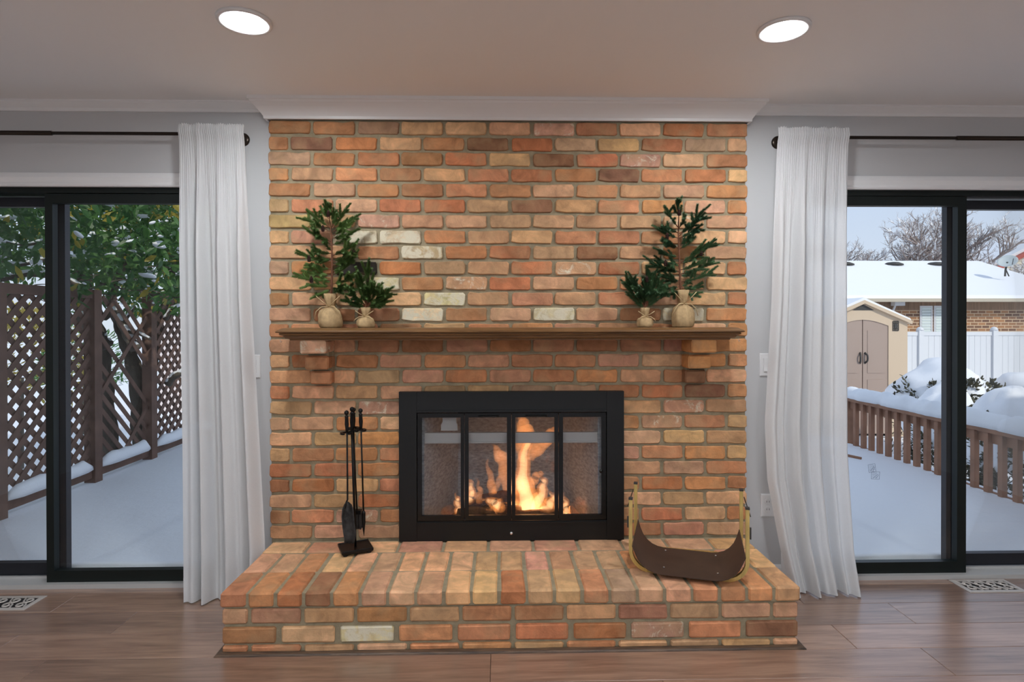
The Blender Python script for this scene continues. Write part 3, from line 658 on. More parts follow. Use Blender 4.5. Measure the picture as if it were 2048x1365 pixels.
# shovel
yS = ty-.03
shv = thing('fire_shovel', 'black iron fire shovel with ash dusted scoop on the tool stand', 'fire tool', P(694, 1087, y=yS))
grip(693, 826, 694, 864, yS).build('handle', M['iron'], shv, True)
MB().tube([P(694,862,y=yS), P(695,960,y=yS), P(695,1000,y=yS), P(692,1007,y=yS-.006), P(690,1018,y=yS-.01)], .0042, 8).build('rod', M['iron'], shv, True)
out = [(1004,693,697),(1010,688,704),(1020,684,707),(1035,683,708.5),(1050,684,710),(1065,686,712),(1078,688,711),(1087,688.5,709)]
sc_ = MB(); nu = 8
for side in (0, .0022):
    for v, l, r in out:
        for k in range(nu+1):
            s_ = k/nu*2-1; u = l+(r-l)*k/nu
            vv = v+(1.5*math.sin(k*2.1) if v > 1080 else 0)
            sc_.v.append(tuple(P(u, vv, y=yS-.024+.020*(1-s_*s_)-side*2+(.004 if v < 1012 else 0))))
nr = len(out); off_ = nr*(nu+1)
for i in range(nr-1):
    for k in range(nu):
        a = i*(nu+1)+k; sc_.f.append((a, a+1, a+nu+2, a+nu+1)); sc_.f.append((a+off_, a+off_+nu+1, a+off_+nu+2, a+off_+1))
rim = [i*(nu+1) for i in range(nr)]+[(nr-1)*(nu+1)+k for k in range(1, nu+1)]+[i*(nu+1)+nu for i in range(nr-2, -1, -1)]+[k for k in range(nu-1, 0, -1)]
for i in range(len(rim)): a, b_ = rim[i], rim[(i+1) % len(rim)]; sc_.f.append((a, b_, b_+off_, a+off_))
sc_.m = [0]*len(sc_.f); sc_.build('scoop', M['ash'], shv, True)
# poker
yP = ty-.008
pk = thing('fire_poker', 'slim black iron poker with barbed tip on the tool stand', 'fire tool', P(728, 1072, y=yP))
grip(721, 822, 722, 858, yP).build('handle', M['iron'], pk, True)
MB().tube([P(722,856,y=yP), P(724.5,940,y=yP), P(727,1024,y=yP)], .0040, 8).build('rod', M['iron'], pk, True)
MB().tube([P(727,1022,y=yP), P(727,1026,y=yP), P(727.5,1045,y=yP), P(727.5,1060,y=yP), P(728,1073,y=yP)], [.005,.0095,.008,.005,.0008], 8).tube([P(727,1048,y=yP), P(724,1054,y=yP-.004), P(721,1055,y=yP-.006)], [.005,.004,.001], 6).build('barbed_tip', M['iron'], pk)
# brush
yB = ty+.032
br = thing('hearth_brush', 'black hearth brush with square bristle head behind the stand pole', 'fire tool', P(715, 1058, y=yB))
grip(707, 820, 707, 856, yB).build('handle', M['iron'], br, True)
MB().tube([P(707,854,y=yB), P(710,940,y=yB), P(714,1022,y=yB)], .0040, 8).build('rod', M['iron'], br, True)
a, b = P(708.5, 1028, y=yB), P(723, 1020, y=yB); MB().box((a.x, yB-.014, a.z), (b.x, yB+.014, b.z)).build('brush_block', M['iron'], br)
bb = MB(); rr = random.Random(4); zlo = P(715, 1058, y=yB).z
for k in range(240):
    x = rr.uniform(a.x+.001, b.x-.001); y = yB+rr.uniform(-.013,.013)
    bb.bar((x, y, a.z+.002), (x+rr.uniform(-.003,.003), y+rr.uniform(-.003,.003), zlo+rr.uniform(-.002,.006)), .0016, .0016)
bb.build('bristles', M['dark'], br, kind='stuff')
# ------------------------------------------------------------------ brass log holder
FLc, FRc, BRc, BLc = [Vector(p) for p in ((.519,-.385,0),(.971,-.533,0),(1.055,-.268,0),(.598,-.140,0))]
lh = thing('log_holder', 'brass framed log holder with curved dark brown metal tray', 'log holder', ((FLc+BRc)/2)+Vector((0,0,ZH)))
ZL = ZH+.002; ztop = .556; RAD = .085
def uframe(A, B, off=0.0):
    d = (B-A); Lw = d.length; d.normalize(); pts = [A+Vector((0,0,ztop))]
    pts.append(A+Vector((0,0,ZL+RAD)))
    for k in range(1, 9):
        t = PI/2*k/8; pts.append(A+d*(RAD-RAD*math.cos(t))+Vector((0,0,ZL+RAD-RAD*math.sin(t)+.004)))
    for k in range(8, 0, -1):
        t = PI/2*k/8; pts.append(B-d*(RAD-RAD*math.cos(t))+Vector((0,0,ZL+RAD-RAD*math.sin(t)+.004)))
    pts += [B+Vector((0,0,ZL+RAD)), B+Vector((0,0,ztop))]
    return pts
def strip(m, pts, wdir, wd, th):
    """flat bar following pts, wd wide along wdir"""
    n = len(pts); base = len(m.v); wdir = Vector(wdir).normalized()*wd/2
    for i, p in enumerate(pts):
        t = (pts[min(i+1,n-1)]-pts[max(i-1,0)]).normalized(); nn = t.cross(wdir).normalized()*th/2
        m.v += [tuple(p+wdir+nn), tuple(p-wdir+nn), tuple(p-wdir-nn), tuple(p+wdir-nn)]
    for i in range(n-1):
        for k in range(4): m.f.append((base+i*4+k, base+i*4+(k+1) % 4, base+i*4+4+(k+1) % 4, base+i*4+4+k)); m.m.append(0)
    m.f += [(base+3,base+2,base+1,base), tuple(base+(n-1)*4+k for k in range(4))]; m.m += [0,0]
side = (BLc-FLc).normalized(); fd = (FRc-FLc).normalized()
for A, B in ((FLc, FRc), (BLc, BRc)):
    m = MB(); pts = uframe(A, B); strip(m, pts, side, .019, .015); o = m.build('brass_frame', M['brass'], lh)
    for q in (A, B): MB().obox(q+Vector((0,0,ztop+.003)), fd*.0085, side*.0105, Vector((0,0,.004))).build('end_cap', M['dark'], o)
for A, B, s_ in ((FLc, BLc, -1), (FRc, BRc, 1)):
    MB().tube([A+Vector((0,0,ztop-.03))+fd*s_*.012, B+Vector((0,0,ztop-.03))+fd*s_*.012], .0022, 6).build('tie_rod', M['iron'], lh)
    q = A+fd*s_*.012+Vector((0,0,ztop-.10)); MB().obox(q, fd*.003, side*.004, Vector((0,0,.024))).build('bracket', M['dark'], lh)
# tray: U-shaped sheet running from the front frame to the back one
m = MB(); prof = []
Lw = (FRc-FLc).length; gap = .011
A0 = gap
prof = [(A0, .140), (A0+.010, .105), (A0+.024, .074), (A0+.043, .050), (A0+.066, .033), (A0+.092, .023), (A0+.12, .019)]
full = prof+[(Lw-a, z) for a, z in reversed(prof)]
nv = 6; th = .003
for s_ in (0, th):
    for j in range(nv+1):
        e = j/nv; p0 = FLc.lerp(BLc, -.27+1.20*e); ff = (FRc-FLc).normalized()
        for i, (a, z) in enumerate(full):
            nx = (1 if a < Lw/2 else -1)*s_*min(1, z/.1); nz = s_*(1-min(1, z/.13))
            zz = z
            if i in (0, len(full)-1): zz = z-.012+.012*e
            m.v.append(tuple(p0+ff*(a+nx)+Vector((0,0,ZL+zz+nz))))
k_ = len(full); off_ = (nv+1)*k_
for j in range(nv):
    for i in range(k_-1):
        a = j*k_+i; m.f.append((a, a+1, a+k_+1, a+k_)); m.f.append((a+off_, a+off_+k_, a+off_+k_+1, a+off_+1))
rim = [i for i in range(k_)]+[j*k_+k_-1 for j in range(1, nv+1)]+[nv*k_+i for i in range(k_-2, -1, -1)]+[j*k_ for j in range(nv-1, 0, -1)]
for i in range(len(rim)): a, b_ = rim[i], rim[(i+1) % len(rim)]; m.f.append((a, b_, b_+off_, a+off_))
m.m = [0]*len(m.f); auto_smooth(m.build('tray', M['sheet'], lh), 50)
for e, a in ((.02,.14),(.02,.36),(.78,.14),(.78,.36)):
    q = FLc.lerp(BLc, e)+fd*a+Vector((0,0,ZL+.0235)); MB().lathe([(.0045,0),(.004,.0018),(.001,.0028)], 10, q).build('rivet', M['rivet'], lh)
# ------------------------------------------------------------------ little burlap-wrapped trees on the mantel
MZ = 1.305
def mini_tree(label, crop, bagc, bag_w, bag_h, neck_h, trunk, brs, cones, seed, needle, y0):
    ox, oy, sc = crop; rr = random.Random(seed)
    def Q(u, v, y): return P(ox+u/sc, oy+v/sc, y=y)
    base = Q(bagc, 1255, y0); base.z = MZ
    t = thing('burlap_wrapped_pine', label, 'artificial tree', base, 'small pines on the mantel')
    R = bag_w/2; Hb = bag_h
    prof = [(R*.82, .001), (R*.95, .006), (R*1.0, Hb*.3), (R*.97, Hb*.62), (R*.78, Hb*.86), (R*.45, Hb*.98), (R*.33, Hb*1.06), (R*.36, Hb*1.12), (R*.48, Hb+neck_h*.6), (R*.56, Hb+neck_h)]
    wob = lambda a, i: 1+(.05 if i < 4 else .12)*math.sin(a*7+seed+i*.3)+.05*math.sin(a*3+i)
    MB().lathe(prof, 28, base, wob=wob).build('burlap_bag', M['burlap'], t, True)
    tw = MB(); zk = MZ+Hb*1.05
    tw.tube([base+Vector((R*.40*math.cos(a), R*.40*math.sin(a), Hb*1.05)) for a in [2*PI*k/14 for k in range(15)]], .0026, 6)
    for s_ in (-1, 1):
        tw.tube([base+Vector((0, -R*.40, Hb*1.05)), base+Vector((s_*R*.55, -R*.75, Hb*1.02)), base+Vector((s_*R*.95, -R*.9, Hb*.80)), base+Vector((s_*R*1.15, -R*.75, Hb*.42+rr.uniform(0,.01)))], .0020, 6)
        tw.tube([base+Vector((0, -R*.40, Hb*1.05)), base+Vector((s_*R*.5, -R*.75, Hb*1.28)), base+Vector((s_*R*1.0, -R*.8, Hb*1.55))], .0018, 6)
    tw.build('twine_bow', M['twine'], t, True)
    tp = [Q(u, v, y0) for u, v in trunk]; tp[0] = base+Vector((0,0,Hb))
    MB().tube(tp, [.0060-.0042*k/(len(tp)-1) for k in range(len(tp))], 8).build('trunk', M['bark'], t, True)
    def needles(m, a, b, r, dens):
        d = (b-a); L = d.length; d.normalize(); e1 = d.orthogonal().normalized(); e2 = d.cross(e1)
        for k in range(int(L*dens)):
            s_ = rr.random(); an = rr.uniform(0, 2*PI); ln_ = r*rr.uniform(.75, 1.15)*(1-.35*s_)
            p = a+d*L*s_; w = (e1*math.cos(an)+e2*math.sin(an)); tip = p+w*ln_*.72+d*ln_*.8; sd = d.cross(w)*.0014
            m.add([p-sd, p+sd, tip], [(0,1,2)], 1)
    for (u0, v0, u1, v1) in brs:
        dy = rr.choice((-.05,-.035,-.02,-.005,.01)); a, b = Q(u0, v0, y0), Q(u1, v1, y0+dy)
        mid = a.lerp(b, .5)+Vector((0, 0, -.006)); m = MB()
        m.tube([a, mid, b], [.0026,.0020,.0009], 5)
        needles(m, a.lerp(mid, .25), mid, .022, 5200); needles(m, mid, b, .022, 6000)
        L = (b-a).length
        for k in range(int(L/.022)):
            s_ = rr.uniform(.25, .85); c = a.lerp(b, s_); dd = (b-a).normalized(); w = Vector((rr.uniform(-1,1), rr.uniform(-.8,.4), rr.uniform(-.7,1))).normalized()
            e = c+(dd*.75+w*.75)*min(.055, L*.4)*rr.uniform(.6,1.1); m.tube([c, e], [.0014,.0007], 4, cap=False); needles(m, c, e, .019, 5600)
        m.build('branch', [M['bark'], needle], t, fix=False)
    for u, v in cones:
        q = Q(u, v, y0-.035); m = MB()
        for k in range(7):
            z_ = (k/6-.5)*.026; r_ = .0105*math.sqrt(max(.05, 1-(k/6-.35)**2*2))
            m.lathe([(r_*.5, z_-.003), (r_, z_), (r_*.45, z_+.003)], 9, q)
        m.build('pine_cone', M['cone'], t)
LC, RC = (560, 380, 4.55), (1220, 380, 4.55)
mini_tree('tall burlap-wrapped pine on the mantel nearer the fire tools', LC, 460, .112, .098, .066, [(460,950),(472,840),(474,640),(470,450),(455,300),(440,200)],
 [(455,260,410,95),(450,260,462,130),(440,260,370,155),(450,340,245,180),(440,370,235,258),(475,330,515,190),(478,350,612,158),(480,380,660,255),(480,420,672,285),(476,440,645,400),(470,470,255,375),(470,510,290,350),(474,500,612,440),(474,580,300,545),(474,640,145,575),(474,600,685,490),(474,660,680,550),(474,690,690,605),(472,720,255,690),(472,780,205,735),(472,820,180,800),(474,780,660,640),(472,860,700,780),(470,870,250,860),(468,900,320,970),(470,900,660,890),(474,740,580,690),(472,620,330,660),(474,560,400,470),(470,880,560,930),(470,840,380,800)],
 [(440,215),(390,350),(285,815),(265,625),(670,555)], 21, M['needle'], -.085)
mini_tree('short burlap-wrapped pine beside the tall one nearer the fire tools', LC, 782, .086, .052, .045, [(782,1070),(785,1000),(790,900)],
 [(785,1040,800,700),(783,1050,730,770),(786,1050,850,760),(786,1050,850,850),(780,1050,600,885),(780,1050,640,940),(780,1055,590,1005),(780,1060,640,1040),(788,1050,930,850),(790,1050,1025,885),(790,1055,1020,950),(788,1060,970,1015),(788,1060,950,1045),(783,1040,690,820),(785,1000,760,860),(786,1010,830,920)], [(640,940),(800,810)], 22, M['needle'], -.105)
mini_tree('tall burlap-wrapped pine on the mantel nearer the brass log holder', RC, 660, .108, .110, .072, [(655,980),(640,880),(632,640),(622,400),(626,230),(618,120)],
 [(625,220,615,80),(622,230,580,145),(628,230,650,150),(618,340,495,150),(630,420,855,178),(630,400,830,245),(630,440,835,315),(626,350,690,230),(620,390,510,330),(622,440,435,355),(630,540,775,430),(630,510,760,380),(626,530,470,460),(630,610,455,565),(634,660,920,495),(634,670,840,590),(632,670,430,645),(636,730,825,660),(634,740,370,665),(638,770,940,655),(640,840,925,755),(636,750,460,700),(638,840,480,780),(644,890,840,880),(648,910,815,970),(644,920,460,960),(642,880,440,900),(640,820,500,830),(636,780,740,760),(636,700,560,640),(644,880,730,830)],
 [(630,205),(505,665),(520,420),(830,570)], 23, M['needle2'], -.085)
mini_tree('short burlap-wrapped pine beside the tall one nearer the brass log holder', RC, 317, .078, .050, .045, [(317,1080),(322,1000),(330,900)],
 [(322,1050,350,740),(322,1050,335,800),(318,1050,150,785),(318,1060,130,850),(318,1060,215,810),(316,1060,190,975),(326,1060,420,1005),(324,1050,390,760),(326,1050,450,760),(326,1050,480,830),(320,1050,270,880),(326,1060,470,900),(318,1060,240,1030),(322,1020,300,900),(324,1020,380,900)], [(335,810),(270,900)], 24, M['needle2'], -.105)
# ------------------------------------------------------------------ curtains and rods
def rod(xw, xe, ufl, vfl, ring_px, label):
    """telescoping rod from the outer end xe to the flange on the wall by the brick"""
    y = -.035; fl_ = P(ufl, vfl, y=WY-.004); s_ = 1 if xe < fl_.x else -1; z = 2.252
    t = thing('curtain_rod', label, 'curtain rod', (fl_.x, y, z))
    pts = [(xe, y, z), (fl_.x-s_*.06, y, z)]
    for k in range(1, 7): a = PI/2*k/6; pts.append((fl_.x-s_*.06+s_*.06*math.sin(a), y+.06-.06*math.cos(a), z))
    pts.append((fl_.x, WY-.006, z))
    MB().tube(pts, .0085, 12).build('thin_tube', M['rod'], t, True)
    rp = P(ring_px, 270, y=y).x; far = xe
    MB().tube([(rp, y, z), (far, y, z)], .0108, 14).build('thick_tube', M['rod'], t, True)
    MB().lathe([(.033, 0), (.033, -.006), (.028, -.010), (.012, -.012)], 28, (fl_.x, WY+.0, z-.004), 'Y').build('wall_flange', M['rod'], t, True)
    ex = xe; MB().box((ex-.012, y-.01, z-.02), (ex+.012, WY, z+.02)).build('end_bracket', M['rod'], t)
rod(None, -3.42, 486, 281, 104, 'dark bronze curtain rod above the lattice patio door')
rod(None, 3.45, 1556, 288, 1913, 'dark bronze curtain rod above the railing patio door')
def curtain(label, left, right, seed, nf, flip):
    rr = random.Random(seed); nu, nv = 150, 70; m = MB()
    def edge(tab, v):
        for (v0, u0), (v1, u1) in zip(tab, tab[1:]):
            if v <= v1: g_ = (v-v0)/(v1-v0); g_ = max(0, g_); return u0+(u1-u0)*g_
        return tab[-1][1]
    ph = [rr.uniform(0, 6.3) for _ in range(6)]
    zt, z_bot = 2.292, .006
    for j in range(nv+1):
        e = j/nv; z = zt+(z_bot-zt)*(e**1.15)
        v = 644.6+(CZ-z)*FPX/(CD-.06); y0 = -.062-.055*e**2.2
        xl, xr = P(edge(left, v), v, y=y0).x, P(edge(right, v), v, y=y0).x
        hd = max(0, 1-abs(z-2.252)/.035); gth = max(0, min(1, (2.20-z)/.5))
        for i in range(nu+1):
            s_ = i/nu
            fold = math.sin(2*PI*nf*s_+ph[0]+.8*math.sin(2*PI*1.3*s_+ph[1])+.5*e)*.6+.4*math.sin(2*PI*nf*1.9*s_+ph[2]+e*1.2)
            amp = .007+.026*gth+.012*e
            gather = .0045*math.sin(2*PI*34*s_+ph[3]+2*math.sin(9*s_))*(1-gth)
            y = y0+amp*fold+gather-.010*hd
            x = xl+(xr-xl)*(s_+.012*gth*math.sin(2*PI*nf*s_+ph[0]+1.2))
            zz = z+(.004*math.sin(2*PI*30*s_+ph[4]) if j == 0 else 0)
            if e > .9:
                zz += 0
            m.v.append((x, min(y, .012), max(zz, .004)))
    for j in range(nv):
        for i in range(nu): a = j*(nu+1)+i; m.f.append((a, a+1, a+nu+2, a+nu+1))
    m.m = [0]*len(m.f)
    t = thing('sheer_curtain', label, 'curtain', Vector(m.v[-nu//2]))
    m.build('curtain_cloth', M['cloth'], t, True, fix=False)
    hem = MB(); rw = int(nv*.958)
    r0 = m.v[rw*(nu+1):(rw+1)*(nu+1)]
    hem.v = [(x, y-.0012, z) for x, y, z in r0]+[(x, y-.0014, z) for x, y, z in m.v[nv*(nu+1):]]
    hem.f = [(i, i+1, nu+2+i, nu+1+i) for i in range(nu)]; hem.m = [0]*nu
    hem.build('hem', M['cloth'], t, True, fix=False)
curtain('gathered white sheer curtain beside the lattice patio door', [(250,358),(330,361),(500,363),(900,370),(1300,373)], [(250,487),(330,489),(600,497),(900,514),(1085,524),(1300,528)], 5, 3.4, False)
curtain('gathered white sheer curtain beside the railing patio door', [(250,1556),(330,1552),(600,1545),(850,1531),(960,1536),(1090,1560),(1210,1590),(1300,1600)], [(250,1698),(330,1694),(500,1690),(900,1693),(1100,1706),(1190,1720),(1300,1726)], 9, 3.6, True)
# ------------------------------------------------------------------ switch and outlet plates
def plate(nm, cx, cz, label, cat_):
    t = thing(nm, label, cat_, (cx, WY-.004, cz)); w, h = .035, .0585
    m = MB(); v = []
    for y, i in ((0, 0), (-.004, 0), (-.006, .004)): v += [(cx-w+i, WY+y, cz-h+i), (cx+w-i, WY+y, cz-h+i), (cx+w-i, WY+y, cz+h-i), (cx-w+i, WY+y, cz+h-i)]
    m.add(v, [(0,1,2,3), (8,9,10,11)]+[(i*4+k, i*4+(k+1) % 4, (i+1)*4+(k+1) % 4, (i+1)*4+k) for i in (0,1) for k in range(4)])
    m.build('cover_plate', M['plate'], t)
    if cat_ == 'switch': MB().prism([(WY-.0055, cz-.033), (WY-.012, cz-.033), (WY-.008, cz), (WY-.010, cz+.033), (WY-.0055, cz+.033)], cx-.0165, cx+.0165, 'x').build('rocker', M['plate'], t)
    else:
        for s_ in (-1, 1):
            o = MB().lathe([(.0165,-.0055),(.0165,-.0075),(.015,-.0085)], 20, (cx, WY, cz+s_*.0195), 'Y').build('socket', M['plate'], t)
            MB().box((cx-.0075, WY-.0092, cz+s_*.0195-.004), (cx-.0055, WY-.0083, cz+s_*.0195+.005)).box((cx+.0055, WY-.0092, cz+s_*.0195-.004), (cx+.0075, WY-.0083, cz+s_*.0195+.005)).build('slot', M['dark'], o)
a = P(521, 733, y=WY); plate('light_switch', a.x-.035, a.z, 'white rocker light switch between the lattice-side curtain and the brick', 'switch')
a = P(1519, 730, y=WY); plate('light_switch', a.x+.035, a.z, 'white rocker light switch between the brick and the railing-side curtain', 'switch')
a = P(1521, 1011, y=WY); plate('wall_outlet', a.x+.035, a.z, 'white power outlet below the switch beside the railing-side curtain', 'outlet')
# ------------------------------------------------------------------ floor registers with scrollwork
def register(x0, x1, y0, y1, label):
    t = thing('floor_register', label, 'floor vent', ((x0+x1)/2, (y0+y1)/2, 0)); w = .02; h = .005
    MB().box((x0+w*.6, y0+w*.6, .0002), (x1-w*.6, y1-w*.6, .0012)).build('duct_opening', M['hole'], t)
    m = MB(); 
    for zz, i in ((.0002, 0), (h*.6, 0), (h, .004), (h, w), (.001, w)): m.v += [(x0+i, y0+i, zz), (x1-i, y0+i, zz), (x1-i, y1-i, zz), (x0+i, y1-i, zz)]
    m.f = [(i*4+k, i*4+(k+1) % 4, (i+1)*4+(k+1) % 4, (i+1)*4+k) for i in range(4) for k in range(4)]; m.m = [0]*16
    m.build('rim', M['vent'], t)
    n = 4; cw = (x1-x0-2*w)/n; yc = (y0+y1)/2; hy = (y1-y0)/2-w
    for k in range(n):
        xc = x0+w+cw*(k+.5); s = MB()
        for sg in (-1, 1):
            pts = []
            for q in range(19):
                a = q/18*PI*1.75; r = hy*.52*(1-.042*q)
                pts.append((xc+sg*(r*math.sin(a)*.95), yc+sg*(hy*.48-r*math.cos(a)*.9), .0035))
            s.tube(pts, .0042, 5)
            s.tube([(xc+sg*cw*.5, yc-sg*hy, .0035), (xc+sg*cw*.28, yc-sg*hy*.3, .0035), (xc, yc, .0035)], .004, 5)
        s.build('scroll', M['vent'], t)
register(2.252, 2.54, -.115, .026, 'pale floor register with scrollwork by the railing patio door')
register(-2.545, -2.253, -.180, -.040, 'pale floor register with scrollwork by the lattice patio door')
# ------------------------------------------------------------------ outdoors: snow, deck, fence, yard
GZ = -.75; YW = WY+T
def fbm(x, y, s): return mnoise.noise(Vector((x*s, y*s, 3.1)))
def grid(x0, x1, y0, y1, nx, ny, zf):
    m = MB(); m.v = [(x0+(x1-x0)*i/nx, y0+(y1-y0)*j/ny, zf(x0+(x1-x0)*i/nx, y0+(y1-y0)*j/ny)) for j in range(ny+1) for i in range(nx+1)]
    m.f = [(j*(nx+1)+i, j*(nx+1)+i+1, (j+1)*(nx+1)+i+1, (j+1)*(nx+1)+i) for j in range(ny) for i in range(nx)]; m.m = [0]*len(m.f); return m
def deckz(x, y): return .022+.022*fbm(x, y, .9)+.008*fbm(x, y, 3.5)+.035*math.exp(-((y-YW)/.12)**2)+.03*math.exp(-((x-3.6)/.18)**2)
m = grid(-3.52, 3.80, YW, 3.62, 80, 40, deckz)
# skirt
n = len(m.v); nx, ny = 80, 40
rim = [i for i in range(nx+1)]+[j*(nx+1)+nx for j in range(1, ny+1)]+[ny*(nx+1)+i for i in range(nx-1, -1, -1)]+[j*(nx+1) for j in range(ny-1, 0, -1)]
m.v += [(m.v[i][0], m.v[i][1], GZ-.05) for i in rim]
for k in range(len(rim)): a, b = rim[k], rim[(k+1) % len(rim)]; m.f.append((a, n+k, n+(k+1) % len(rim), b)); m.m.append(0)
m.build('deck_snow', M['snow'], None, True, label='smooth snow covering the deck outside the patio doors', cat='snow', kind='structure')
m = grid(-60, 70, 3.4, 75, 90, 60, lambda x, y: GZ+.06*fbm(x, y, .5)); m.build('yard_snow', M['snow'], None, True, label='snow covered back yard ground beyond the deck', cat='snow', kind='structure')
m = grid(-60, -3.5, -12, 3.4, 20, 10, lambda x, y: GZ); m.add([(3.8,-12,GZ),(70,-12,GZ),(70,3.4,GZ),(3.8,3.4,GZ)], [(0,1,2,3)]); m.build('side_yard_snow', M['snow'], label='snow covered ground beside the house', cat='snow', kind='structure')
# railing along the deck edge
RXX = 3.66
rl = thing('deck_railing', 'snow topped redwood deck railing with square balusters', 'railing', (RXX, 1.7, 0))
ya, yb_ = .35, 3.22
zr = .53
MB().box((RXX-.07, ya, zr-.03), (RXX+.07, yb_+.05, zr+.005)).build('top_rail', M['rail'], rl)
MB().box((RXX-.019, ya, zr-.115), (RXX+.019, yb_, zr-.03)).build('rail_board', M['rail'], rl)
MB().box((RXX-.019, ya, -.02), (RXX+.019, yb_, .045)).build('bottom_rail', M['rail'], rl)
MB().box((RXX-.045, yb_-.04, -.7), (RXX+.045, yb_+.05, zr-.03)).build('post', M['rail'], rl)
bal = MB().box((-.02,-.02,-.12), (.02,.02,zr-.035)).mesh('baluster', M['rail'])
y = P(1718, 800, x=RXX).y
while y > .4:
    o = link('baluster', bal, rl); o.location = (RXX-.03, y, 0); o.matrix_parent_inverse = Matrix.Translation(-rl.location)
    y -= .1265
def snow_bar(pts, w, h, seed, n=10):
    """rounded ridge of snow lying along pts"""
    m = MB(); rr = random.Random(seed); N_ = len(pts)
    for i, p in enumerate(pts):
        t = (Vector(pts[min(i+1,N_-1)])-Vector(pts[max(i-1,0)])); sd = Vector((-t.y, t.x, 0))
        sd = sd.normalized() if sd.length > 1e-6 else Vector((1,0,0))
        e = min(1, i/1.5+.3, (N_-1-i)/1.5+.3); ww, hh = w*rr.uniform(.9,1.1)*e, h*rr.uniform(.82,1.1)*e
        for k in range(n): a = PI*k/(n-1); m.v.append(tuple(Vector(p)+sd*math.cos(a)*ww/2+Vector((0,0,math.sin(a)**.7*hh))))
    m.f = [(i*n+k, i*n+k+1, (i+1)*n+k+1, (i+1)*n+k) for i in range(N_-1) for k in range(n-1)]+[(i*n+n-1, i*n, (i+1)*n, (i+1)*n+n-1) for i in range(N_-1)]
    m.f += [tuple(range(n))[::-1], tuple((N_-1)*n+k for k in range(n))]; m.m = [0]*len(m.f); return m
k_ = 60
snow_bar([(RXX+.012*math.sin(q*.7), ya+(yb_+.08-ya)*q/k_, zr+.002) for q in range(k_+1)], .17, .115, 3).build('snow_on_rail', M['snow'], rl, True)
MB().obox((RXX-.40, 2.72, .042), Vector((.09,-.20,.0)), Vector((.008,.004,0)), Vector((0,0,.012))).build('fallen_stick', M['rail'], label='thin brown board half buried in snow by the railing', cat='board')
# lattice fence
LX = -3.40
lf = thing('lattice_fence', 'tall weathered brown diagonal lattice fence along the deck', 'fence', (LX, 2, 0))
py_ = [.16]+[P(u, v, x=LX).y for u, v in ((-9, 1010), (187, 945), (300, 905))]+[4.0]
zb0, zt0 = .15, 1.55
for i, y in enumerate(py_): MB().box((LX-.045, y-.045, -.75), (LX+.045, y+.045, 1.60)).build('post', M['lattice'], lf)
rrl = random.Random(8); SP = .122
for i in range(len(py_)-1):
    y0, y1 = py_[i]+.045, py_[i+1]-.045
    MB().box((LX-.02, y0, zb0-.09), (LX+.02, y1, zb0-.02)).build('bottom_rail', M['lattice'], lf)
    if i != 2: MB().box((LX-.03, y0, zt0-.02), (LX+.03, y1, zt0+.05)).build('top_rail', M['lattice'], lf)
    sn = snow_bar([(LX+.02, y0+(y1-y0)*q/8, zb0-.02) for q in range(9)], .09, .10, i)
    sn.build('snow_ledge', M['snow'], lf, True)
    hgt = zt0-zb0
    for dr in (1, -1):
        c = -hgt
        while c < (y1-y0)+.001:
            c += SP
            # slat: y = y0 + c + s, z = zb0 + s  (s 0..hgt) clipped to the panel
            s0, s1 = max(0, -c), min(hgt, (y1-y0)-c)
            if s1-s0 < .05: continue
            if i == 2 and dr == 1 and rrl.random() < .75: continue
            if i == 2 and dr == -1 and rrl.random() < .30: continue
            ya_, yb2 = y0+c+s0, y0+c+s1
            if dr == -1: ya_, yb2 = y1-(ya_-y0), y1-(yb2-y0)
            w = Vector((0, yb2-ya_, s1-s0)); xx = LX+.006*dr
            MB().bar((xx, ya_, zb0+s0), (xx, yb2, zb0+s1), .008, .040, up=(1,0,0) if False else (0, -w.z, w.y)).build('slat', M['lattice'], lf)
# evergreen with twisting stems and snow beside the lattice
tr = thing('evergreen_tree', 'broadleaf evergreen tree with twisted stems and snow behind the lattice', 'tree', P(240, 950, y=2.62)*1.0)
def limb(pix, y, r0, r1, nm='stem', snow=False):
    pts = [P(u, v, y=y+dy) for u, v, dy in pix]; cp = []
    for i in range(len(pts)-1):
        for k in range(4):
            g_ = k/4; p0, p1, p2, p3 = pts[max(i-1,0)], pts[i], pts[i+1], pts[min(i+2, len(pts)-1)]
            cp.append(.5*((2*p1)+(p2-p0)*g_+(2*p0-5*p1+4*p2-p3)*g_*g_+(3*p1-p0-3*p2+p3)*g_**3))
    cp.append(pts[-1]); n = len(cp)
    o = MB().tube(cp, [(r0+(r1-r0)*i/(n-1))*(1+.12*math.sin(i*1.9)) for i in range(n)], 10).build(nm, M['trunk'], tr, True)
    if snow:
        sp = [p+Vector((0,-.01,(r0+(r1-r0)*i/(n-1))*.72)) for i, p in enumerate(cp)]
        MB().tube(sp, [(r0+(r1-r0)*i/(n-1))*(.62+.2*math.sin(i*2.3)) for i in range(n)], 8).build('snow_strip', M['snow'], o, True)
    return o
limb([(225,960,.1),(212,860,.05),(205,760,0),(200,690,-.05),(185,640,-.1),(176,590,-.1),(150,540,-.2),(110,480,-.3)], 2.70, .105, .04)
limb([(285,930,.1),(280,850,.05),(275,770,0),(262,715,0),(246,668,0),(234,635,0),(222,600,0),(235,560,.1),(260,500,.1)], 2.80, .085, .03)
limb([(300,900,.3),(292,800,.3),(305,720,.3),(318,650,.3),(335,590,.3),(350,520,.2)], 2.9, .07, .025)
limb([(158,636,-.1),(180,655,-.1),(200,678,-.05),(216,694,0)], 2.55, .055, .06, 'branch', True)
limb([(228,620,0),(244,648,0),(258,675,0),(272,700,0)], 2.6, .035, .05, 'branch', True)
limb([(252,662,0),(275,666,0),(300,678,0)], 2.6, .022, .016, 'branch', True)
limb([(330,640,.1),(345,618,.1),(372,610,.1)], 2.8, .025, .018, 'branch', True)
